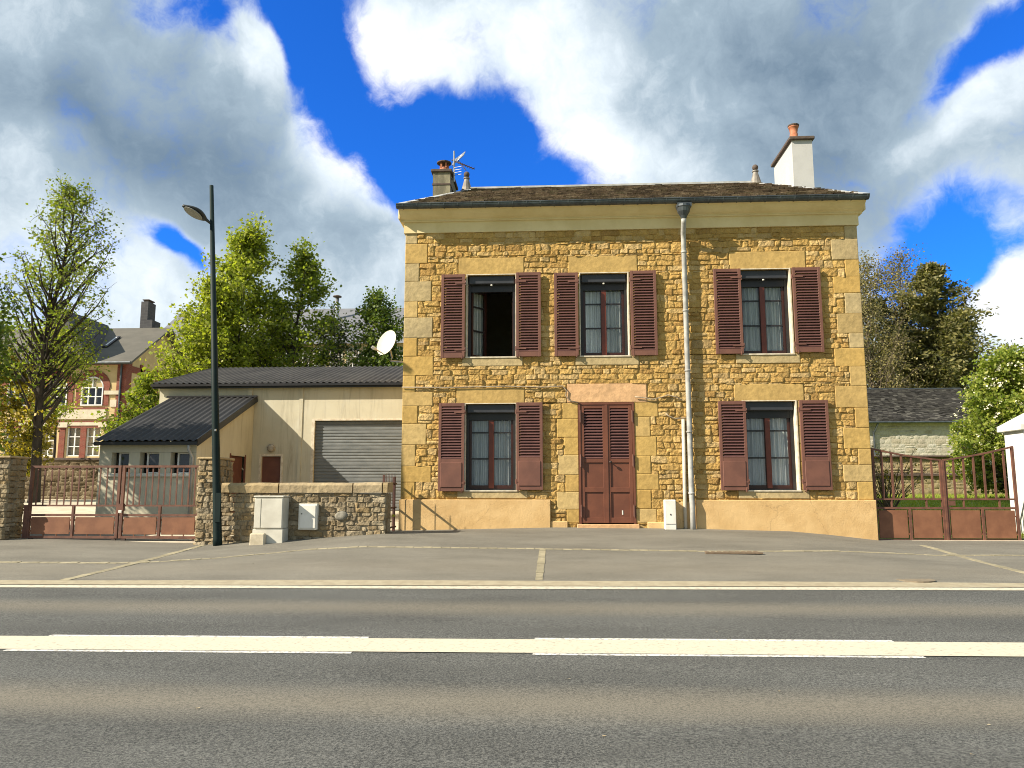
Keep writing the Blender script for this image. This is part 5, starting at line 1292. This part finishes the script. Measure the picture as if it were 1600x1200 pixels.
def garden_walls():
    Y = 30.0; a, b = at(1340, 715, Y), at(1720, 715, Y); z1 = at(1450, 712, Y).z; zm = at(1450, 740, Y).z
    o = thing('garden_wall', ((a.x + b.x) / 2, Y, 1.3), 'low stepped stone garden wall behind the lawn', 'wall')
    m = MB(); m.box(a.x, b.x, Y, Y + .4, .9, zm - .05); m.box(a.x, b.x, Y + .25, Y + .6, zm - .05, z1 - .06); w = m.build('wall', M['wallmortar'], o)
    r = MB(); r.raw = True; sm = stone_mat('lawn_wall_stone', [(.26, .21, .12), (.34, .27, .15), (.30, .25, .15)], .5, 20)
    rubble(r, lambda s, t, d: Vector((s, Y - d, t)), [(a.x, b.x, 1.1, zm - .12)], (.16, .24), (.3, .6), .02, 43, 3, 3); rubble(r, lambda s, t, d: Vector((s, Y + .25 - d, t)), [(a.x, b.x, zm + .03, z1 - .06)], (.16, .24), (.3, .6), .02, 44, 3, 3)
    r.build('rubble_facing', sm, w, True)
    c = MB(); c.bbox(a.x, b.x, Y - .10, Y + .24, zm - .11, zm - .0, .02); c.bbox(a.x, b.x, Y + .12, Y + .7, z1 - .06, z1 + .02, .02); c.build('coping', M['slab'], o)
    # stone barn
    Y = 40.0; P = lambda u, v, dy=0: at(u, v, Y + dy); x0, x1 = P(1300, 660).x, P(1560, 660).x; ze = P(1420, 659).z; zr = P(1420, 608, 4).z
    o = thing('stone_barn', ((x0 + x1) / 2, Y, 1.4), 'old grey stone barn with a dark slate roof behind the lawn', 'barn')
    m = MB(); m.box(x0, x1, Y, Y + 7.8, 1.0, ze); w = m.build('wall', stone_mat('barn_mortar', [(.42, .39, .31), (.40, .37, .30)], .6, 30), o)
    r = MB(); r.raw = True; rubble(r, lambda s, t, d: Vector((s, Y - d, t)), [(P(1340, 660).x, x1, 2.2, ze)], (.15, .26), (.25, .6), .015, 51, 3, 3); r.build('rubble_facing', stone_mat('barn_stone', [(.40, .37, .30), (.47, .44, .36), (.36, .32, .24), (.44, .42, .36)], .5, 20, stain=.5), w, True)
    r = MB(); r.add([(x0 - .3, Y - .3, ze - .05), (x1 + .3, Y - .3, ze - .05), (x1 + .3, Y + 4, zr), (x0 - .3, Y + 4, zr), (x1 + .3, Y + 8.2, ze - .05), (x0 - .3, Y + 8.2, ze - .05)], [(0, 1, 2, 3), (3, 2, 4, 5), (1, 4, 2), (0, 3, 5)])
    rf = r.build('roof', stone_mat('barn_slates', [(.075, .07, .06), (.085, .08, .07)], .8, 6, stain=.8), o)
    sl = MB(); sl.raw = True; rng = random.Random(8); T = Vector((0, 4.3, zr - ze + .05)); L = T.length; T.normalize(); N = Vector((0, -T.z, T.y))
    for j in range(int(L / .15)):
        x = P(1335, 660).x - rng.uniform(0, .3)
        while x < x1 + .3:
            w_ = rng.uniform(.17, .30); a_ = Vector((x, Y - .32, ze - .04)) + T * (j * .15 + rng.uniform(-.02, .02)); b_ = a_ + Vector((min(w_ - .01, x1 + .3 - x), 0, 0)); u_ = rng.uniform(.02, .04)
            sl.add([a_ + N * u_, b_ + N * (u_ + rng.uniform(-.01, .01)), b_ + T * .19, a_ + T * .19, a_, b_], [(0, 1, 2, 3), (4, 5, 1, 0)]); x += w_
    sl.build('slates', stone_mat('barn_slate_tiles', [(.022, .021, .019), (.055, .052, .047), (.034, .032, .029), (.12, .115, .10), (.028, .026, .023)], .5, 14, stain=.5), rf)
    g = MB(); g.tube([(x0, Y - .36, ze - .05), (x1 + .3, Y - .36, ze - .05)], .06, 6); q = P(1366, 690, -.1); g.tube([(q.x + .15, Y - .34, ze - .1), (q.x, Y - .1, ze - .6), (q.x, Y - .1, 1.4)], .05, 6); g.bar((x0, Y + 4, zr + .02), (x1 + .3, Y + 4, zr + .02), .2, .06); g.build('gutter', M['zinc'], rf)
garden_walls()

# ------------------------------------------------------------------ trees and plants
def leaves_mesh(C, Nn, size, rng, droop=0.0, long=1.0):
    """numpy leaf cards: kite-shaped folded quads at points C with random orientation"""
    n = len(C); a = rng.normal(size=(n, 3)); a[:, 2] *= .7; a[:, 2] -= droop; a /= np.linalg.norm(a, axis=1)[:, None]
    b = rng.normal(size=(n, 3)); b -= (b * a).sum(1)[:, None] * a; b /= np.linalg.norm(b, axis=1)[:, None]
    s = size * rng.uniform(.6, 1.35, n)[:, None]
    p0 = C; p1 = C + a * s * .5 * long + b * s * .38; p2 = C + a * s * long; p3 = C + a * s * .5 * long - b * s * .38 
    p1 = p1 + np.cross(a, b) * s * .12; p3 = p3 + np.cross(a, b) * s * .12
    v = np.stack([p0, p1, p2, p3], 1).reshape(-1, 3)
    return v, n
def leaf_object(name, C, size, mat, parent, seed, droop=0.0, long=1.0):
    rng = np.random.default_rng(seed); v, n = leaves_mesh(np.asarray(C), None, size, rng, droop, long)
    v = v - np.array(ORG[parent.name]); me = bpy.data.meshes.new(name)
    me.vertices.add(4 * n); me.vertices.foreach_set('co', v.ravel()); me.loops.add(4 * n); me.loops.foreach_set('vertex_index', np.arange(4 * n))
    me.polygons.add(n); me.polygons.foreach_set('loop_start', np.arange(0, 4 * n, 4)); me.polygons.foreach_set('loop_total', np.full(n, 4)); me.update(calc_edges=True)
    me.materials.append(mat); o = bpy.data.objects.new(name, me); COL.objects.link(o); o.parent = parent; ORG[o.name] = ORG[parent.name]
    return o
def tree(name, label, cat, base, H, env, nclump, leaf, size, mat, bark, trunk_r, seed, spread=.45, twig=5, lean=(0, 0), group=None, droop=0.0, long=1.0, rise=(.5, 1.1), low=.25, along=.5, forks=0, clump_flat=.8):
    """env(t) -> crown radius at height fraction t; limbs grow from the trunk to clumps of leaves spread through the crown"""
    rng = np.random.default_rng(seed); base = Vector(base); o = thing(name, base, label, cat, group)
    tb = MB(); tb.raw = True
    axis = lambda t: base + Vector((lean[0] * t + .03 * H * math.sin(t * 5 + seed) * t, lean[1] * t + .03 * H * math.cos(t * 4 + seed) * t, H * t))
    rad = lambda t: trunk_r * max(.04, (1 - t) ** .9)
    tb.tube([base - Vector((0, 0, .3)), base + Vector((0, 0, .05))] + [axis(t) for t in lin(.06, .97, 14)], [trunk_r * 1.35, trunk_r * 1.1] + [rad(t) for t in lin(.06, .97, 14)], 8)
    C = []
    def wood(pts, r0, r1, n=5): tb.tube(pts, [r0 + (r1 - r0) * i / (len(pts) - 1) for i in range(len(pts))], n, cap=False)
    for i in range(nclump):
        t = low + (1 - low) * ((i + rng.uniform(0, 1)) / nclump); r = env(t) * H * math.sqrt(rng.uniform(.06, 1.0)); a = rng.uniform(0, 2 * math.pi)
        c = axis(t) + Vector((r * math.cos(a), r * math.sin(a), rng.uniform(-.02, .02) * H))
        ta = max(.10, t - (r / H) * rng.uniform(*rise)); s = axis(ta)
        m = s.lerp(c, .5) + Vector((0, 0, -.08 * r if rise[0] > 0 else .08 * r)) + Vector(rng.normal(size=3)) * (.06 * r)
        pts = [s, s.lerp(m, .5) + Vector(rng.normal(size=3)) * .02 * H * .3, m, m.lerp(c, .5) + Vector(rng.normal(size=3)) * .05 * r, c]
        r0 = min(rad(ta) * .6, trunk_r * .12 + r * .022); wood(pts, r0, .008)
        R_ = spread * rng.uniform(.7, 1.3)
        nl = int(leaf * rng.uniform(.6, 1.4) / (nclump))
        tips = []
        for k in range(twig):
            dv = Vector(rng.normal(size=3)); dv.z = dv.z * clump_flat + (.35 - droop); dv.normalize(); src = pts[-1] if k % 2 else pts[-2]
            e = src + dv * R_ * rng.uniform(.6, 1.3); mid = src.lerp(e, .5) + Vector(rng.normal(size=3)) * .05; wood([src, mid, e], .009, .003, 3); tips.append((src, mid, e))
        if nl > 0:
            q = rng.uniform(0, 1, nl) ** .6; wh = rng.integers(0, len(tips), nl); jit = rng.normal(size=(nl, 3)) * (R_ * .22)
            for qq, h_, j in zip(q, wh, jit):
                s_, m_, e_ = tips[h_]; p = s_.lerp(m_, qq * 2) if qq < .5 else m_.lerp(e_, qq * 2 - 1)
                C.append((p.x + j[0], p.y + j[1], p.z + j[2]))
            for qq in rng.uniform(0, 1, int(nl * along * .5)):
                p = pts[2].lerp(pts[4], qq); j = rng.normal(size=3) * R_ * .2; C.append((p.x + j[0], p.y + j[1], p.z + j[2]))
    tr = tb.build('trunk', bark, o, True)
    if C: leaf_object('crown', C, size, mat, o, seed + 1, droop, long)
    return o
egg = lambda w, lo=.0: (lambda t: w * max(.03, math.sin(math.pi * min(1, max(0.02, (t - lo) / (1 - lo) * .93 + .05))) ** .75))
gp = lambda u, Y, zf=yard_z: Vector((at(u, 700, Y).x, Y, zf(0, Y)))
def hgt(u, vtop, Y, zf=yard_z): return at(u, vtop, Y).z - zf(0, Y)

tree('maple_tree', 'tall dark trunked maple with sparse spring leaves before the school', 'tree', gp(60, 24), hgt(80, 290, 24), egg(.165, .24), 120, 7000, .095, M['leaf_spring'], M['bark_dark'], .17, 3, spread=.5, twig=6, lean=(.1, 0), rise=(1.0, 1.9), low=.40)
tree('lime_tree', 'drooping dark leaved tree at the far end of the yard wall', 'tree', Vector((-13.75, 16.0, .45)), 7.6, egg(.20, .05), 120, 17000, .10, M['leaf_mid'], M['bark_dark'], .17, 5, spread=.55, twig=6, droop=.5, rise=(.4, .9), low=.18)
tree('hazel_shrub', 'yellowish leafy shrub low at the left behind the drive gate', 'shrub', gp(14, 24.5), hgt(14, 560, 24.5), egg(.34, .0), 40, 5200, .12, M['leaf_yellow'], M['bark_dark'], .05, 6, spread=.4, droop=.4, low=.2)
tree('young_ash_tree', 'small sunlit tree with yellow green leaves between maple and school', 'tree', gp(84, 36), hgt(84, 505, 36), egg(.26, .35), 36, 2400, .15, M['leaf_bright'], M['bark_dark'], .08, 7, spread=.6, low=.4)
tree('poplar_tree', 'tallest of the bright green trees behind the garage, left of centre crown', 'tree', gp(368, 31), hgt(378, 362, 31), egg(.20, .12), 140, 18000, .14, M['leaf_bright'], M['bark_dark'], .16, 8, spread=.7, twig=6, rise=(.8, 1.6), low=.22)
tree('poplar_tree', 'slender pointed green tree behind the garage beside the tallest one', 'tree', gp(455, 32), hgt(460, 392, 32), egg(.185, .12), 100, 12000, .14, M['leaf_spring'], M['bark_dark'], .13, 9, spread=.6, twig=6, rise=(.8, 1.6), low=.2)
tree('willow_tree', 'broad low sunlit tree spreading beyond the garage end by the school', 'tree', gp(318, 29.5), hgt(318, 440, 29.5), egg(.23, .05), 120, 16000, .135, M['leaf_bright'], M['bark_dark'], .11, 10, spread=.6, low=.12)
tree('cherry_tree', 'rounded mid green tree behind the garage beside the satellite dish', 'tree', gp(588, 33), hgt(595, 466, 33), egg(.235, .1), 90, 13000, .13, M['leaf_mid'], M['bark_dark'], .11, 11, spread=.55, low=.15)
tree('cherry_tree', 'dark low tree filling the gap behind the garage roof middle', 'tree', gp(530, 35), hgt(525, 505, 35), egg(.32, .0), 60, 7000, .14, M['leaf_dark'], M['bark_dark'], .09, 12, spread=.6, low=.1)
tree('elder_shrub', 'low leafy shrub showing over the lean to roof by the school', 'shrub', gp(222, 27.5), hgt(222, 592, 27.5), egg(.30, .0), 40, 3800, .13, M['leaf_spring'], M['bark_dark'], .05, 13, spread=.4, low=.15)
tree('laurel_shrub', 'dark evergreen shrub massed behind the tallest garage tree', 'shrub', gp(410, 36), hgt(410, 520, 36), egg(.40, .0), 60, 7000, .15, M['leaf_dark'], M['bark_dark'], .07, 14, spread=.6, low=.08)
def forsythia():
    rng = np.random.default_rng(3); b = ORG[FORSYTHIA.name]
    m = MB(); C = []
    for i in range(26):
        d = Vector((rng.normal() * .55, rng.normal() * .5, 1)).normalized(); e = b + d * rng.uniform(1.2, 2.4); m.tube([b, b.lerp(e, .5) + Vector((0, 0, .15)), e], [.02, .012, .005], 4)
        C += [tuple(b.lerp(e, q) + Vector(rng.normal(size=3)) * .10) for q in rng.uniform(.35, 1.05, 60)]
    m.build('stem', M['bark_grey'], FORSYTHIA); leaf_object('blossom', C, .12, M['leaf_yellow'], FORSYTHIA, 5)
forsythia()

# right side
def conifer(label, base, H, w, seed):
    rng = np.random.default_rng(seed); base = Vector(base); o = thing('pine_tree', base, label, 'tree'); m = MB(); m.raw = True; C = []
    m.tube([base - Vector((0, 0, .4)), base + Vector((.1, 0, H * .5)), base + Vector((0, .1, H * .97))], [.32, .2, .03], 8)
    for i in range(190):
        t = .10 + .88 * (i + rng.uniform()) / 190; R_ = w * (1 - t ** 2.2) ** .75 * (1.0 if t > .3 else .75 + t) * rng.uniform(.55, 1.1); a = rng.uniform(0, 6.283)
        s = base + Vector((0, 0, H * t)); d = Vector((math.cos(a), math.sin(a), 0)); e = s + d * R_ + Vector((0, 0, R_ * rng.uniform(.05, .32)))
        mid = s.lerp(e, .55) - Vector((0, 0, R_ * .12)); m.tube([s, mid, e], [.05, .03, .008], 4, cap=False)
        for q in rng.uniform(.2, 1.02, int(50 + R_ * 66)):
            p = s.lerp(mid, q / .55) if q < .55 else mid.lerp(e, (q - .55) / .45); sp = .10 + R_ * .07
            C.append((p.x + rng.normal() * sp, p.y + rng.normal() * sp, p.z + rng.normal() * sp * .5 - .04))
    m.build('trunk', M['bark_grey'], o, True); leaf_object('crown', C, .16, M['needle'], o, seed, .1, 1.7)
def bare_tree(label, u, vtop, Y, seed, wid=.2):
    tree('birch_tree', label, 'tree', gp(u, Y, lawn_z), hgt(u, vtop, Y, lawn_z), egg(wid, .1), 130, 11000, .12, M['catkin'], M['bark_grey'], .15, seed, spread=1.0, twig=10, rise=(1.2, 2.2), low=.25)
YR = 50
conifer('big rounded brownish conifer behind the stone barn', gp(1474, YR, lawn_z), hgt(1450, 408, YR, lawn_z), 4.6, 31)
bare_tree('pale twiggy bare tree rising just beside the house wall', 1372, 412, YR - 3, 33)
bare_tree('bare forked tree standing between the conifer and the house', 1418, 402, YR + 2, 35, .22)
tree('yew_tree', 'dark evergreen crown low behind the barn next to the house', 'tree', gp(1385, YR + 3, lawn_z), hgt(1385, 470, YR + 3, lawn_z), egg(.42, .0), 80, 14000, .20, M['yew'], M['bark_grey'], .15, 36, spread=.9, low=.1)
tree('holly_tree', 'dark ragged tree low on the right flank of the conifer', 'tree', gp(1512, YR + 4, lawn_z), hgt(1512, 520, YR + 4, lawn_z), egg(.36, .0), 70, 12000, .20, M['yew'], M['bark_grey'], .15, 37, spread=.9, low=.1)
bb = tree('viburnum_bush', 'large round light green bush with cream blossom behind the white pillar', 'bush', gp(1592, 26, lawn_z), hgt(1562, 556, 26, lawn_z), lambda t: .42 * max(.1, math.sin(math.pi * (t * .85 + .12))) ** .6, 170, 34000, .11, M['leaf_bush'], M['bark_grey'], .07, 41, spread=.45, low=.08)
def bush_flowers():
    rng = np.random.default_rng(9); b = ORG[bb.name]; H = hgt(1562, 556, 26, lawn_z); C = []
    for i in range(260):
        t = rng.uniform(.08, 1.0); r = .37 * H * math.sin(math.pi * (t * .85 + .12)) ** .6 * rng.uniform(.9, 1.08); a = rng.uniform(0, 6.283)
        c = b + Vector((r * math.cos(a), r * math.sin(a), H * t))
        C += [tuple(c + Vector(rng.normal(size=3)) * .035) for k in range(7)]
    leaf_object('blossom', C, .065, M['blossom'], bb, 3)
bush_flowers()
def bare_shrub():
    b = gp(1382, 19.5, lawn_z); o = thing('bare_shrub', b, 'thin bare stemmed shrub behind the tall gate by the house corner', 'shrub'); rng = np.random.default_rng(4); m = MB(); m.raw = True; C = []
    for i in range(34):
        d = Vector((rng.normal() * .38, rng.normal() * .35, 1)).normalized(); L = rng.uniform(.9, 1.75); e = b + d * L + Vector((d.x * .2, 0, 0)); mid = b.lerp(e, .5) + Vector(rng.normal(size=3)) * .05
        m.tube([b + Vector((rng.normal() * .06, rng.normal() * .06, -.05)), mid, e], [.014, .010, .004], 5, cap=False)
        for q in rng.uniform(.3, .95, 4):
            s = b.lerp(e, q); f = s + (d + Vector(rng.normal(size=3)) * .5).normalized() * .35; m.tube([s, f], [.006, .002], 3, cap=False); C += [tuple(s.lerp(f, z) + Vector(rng.normal(size=3)) * .03) for z in rng.uniform(.2, 1, 5)]
    m.build('stem', M['bark_grey'], o); leaf_object('crown', C, .05, M['leaf_yellow'], o, 6)
bare_shrub()
def weeds():
    b = Vector((-3.52, WY + .35, ground_z(-3.5, WY + .3))); o = thing('weed_tuft', b, 'small green weed tuft growing at the foot of the spiked side gate', 'weed'); rng = np.random.default_rng(12); m = MB(); m.raw = True; C = []
    for i in range(14):
        d = Vector((rng.normal() * .3, rng.normal() * .5, 1)).normalized(); e = b + d * rng.uniform(.2, .42); m.tube([b + Vector((rng.normal() * .03, rng.normal() * .12, -.03)), b.lerp(e, .6), e], [.006, .004, .002], 4); C += [tuple(b.lerp(e, q) + Vector(rng.normal(size=3)) * .035) for q in rng.uniform(.2, 1, 14)]
    m.build('stem', M['leaf_mid'], o); leaf_object('crown', C, .07, M['leaf_bush'], o, 8)
weeds()
def grass():
    rng = np.random.default_rng(2); n = 26000; X = rng.uniform(6.7, 19, n); Y = 17.0 + 13 * rng.uniform(0, 1, n) ** .9
    z = np.interp(Y, [16, 17.0, 20, 30, 40], [.40, .50, .98, 1.30, 1.45])
    h = rng.uniform(.05, .13, n); a = rng.uniform(0, 6.28, n); w = .012
    dx, dy = np.cos(a) * w, np.sin(a) * w; lx, ly = rng.normal(size=n) * .03, rng.normal(size=n) * .03
    v = np.stack([np.stack([X - dx, Y - dy, z], 1), np.stack([X + dx, Y + dy, z], 1), np.stack([X + lx, Y + ly, z + h], 1)], 1).reshape(-1, 3)
    me = bpy.data.meshes.new('grass'); me.vertices.add(3 * n); me.vertices.foreach_set('co', v.ravel()); me.loops.add(3 * n); me.loops.foreach_set('vertex_index', np.arange(3 * n)); me.polygons.add(n); me.polygons.foreach_set('loop_start', np.arange(0, 3 * n, 3)); me.polygons.foreach_set('loop_total', np.full(n, 3)); me.update(calc_edges=True)
    me.materials.append(M['grass']); o = bpy.data.objects.new('grass', me); COL.objects.link(o); tag(o, kind='stuff')
grass()
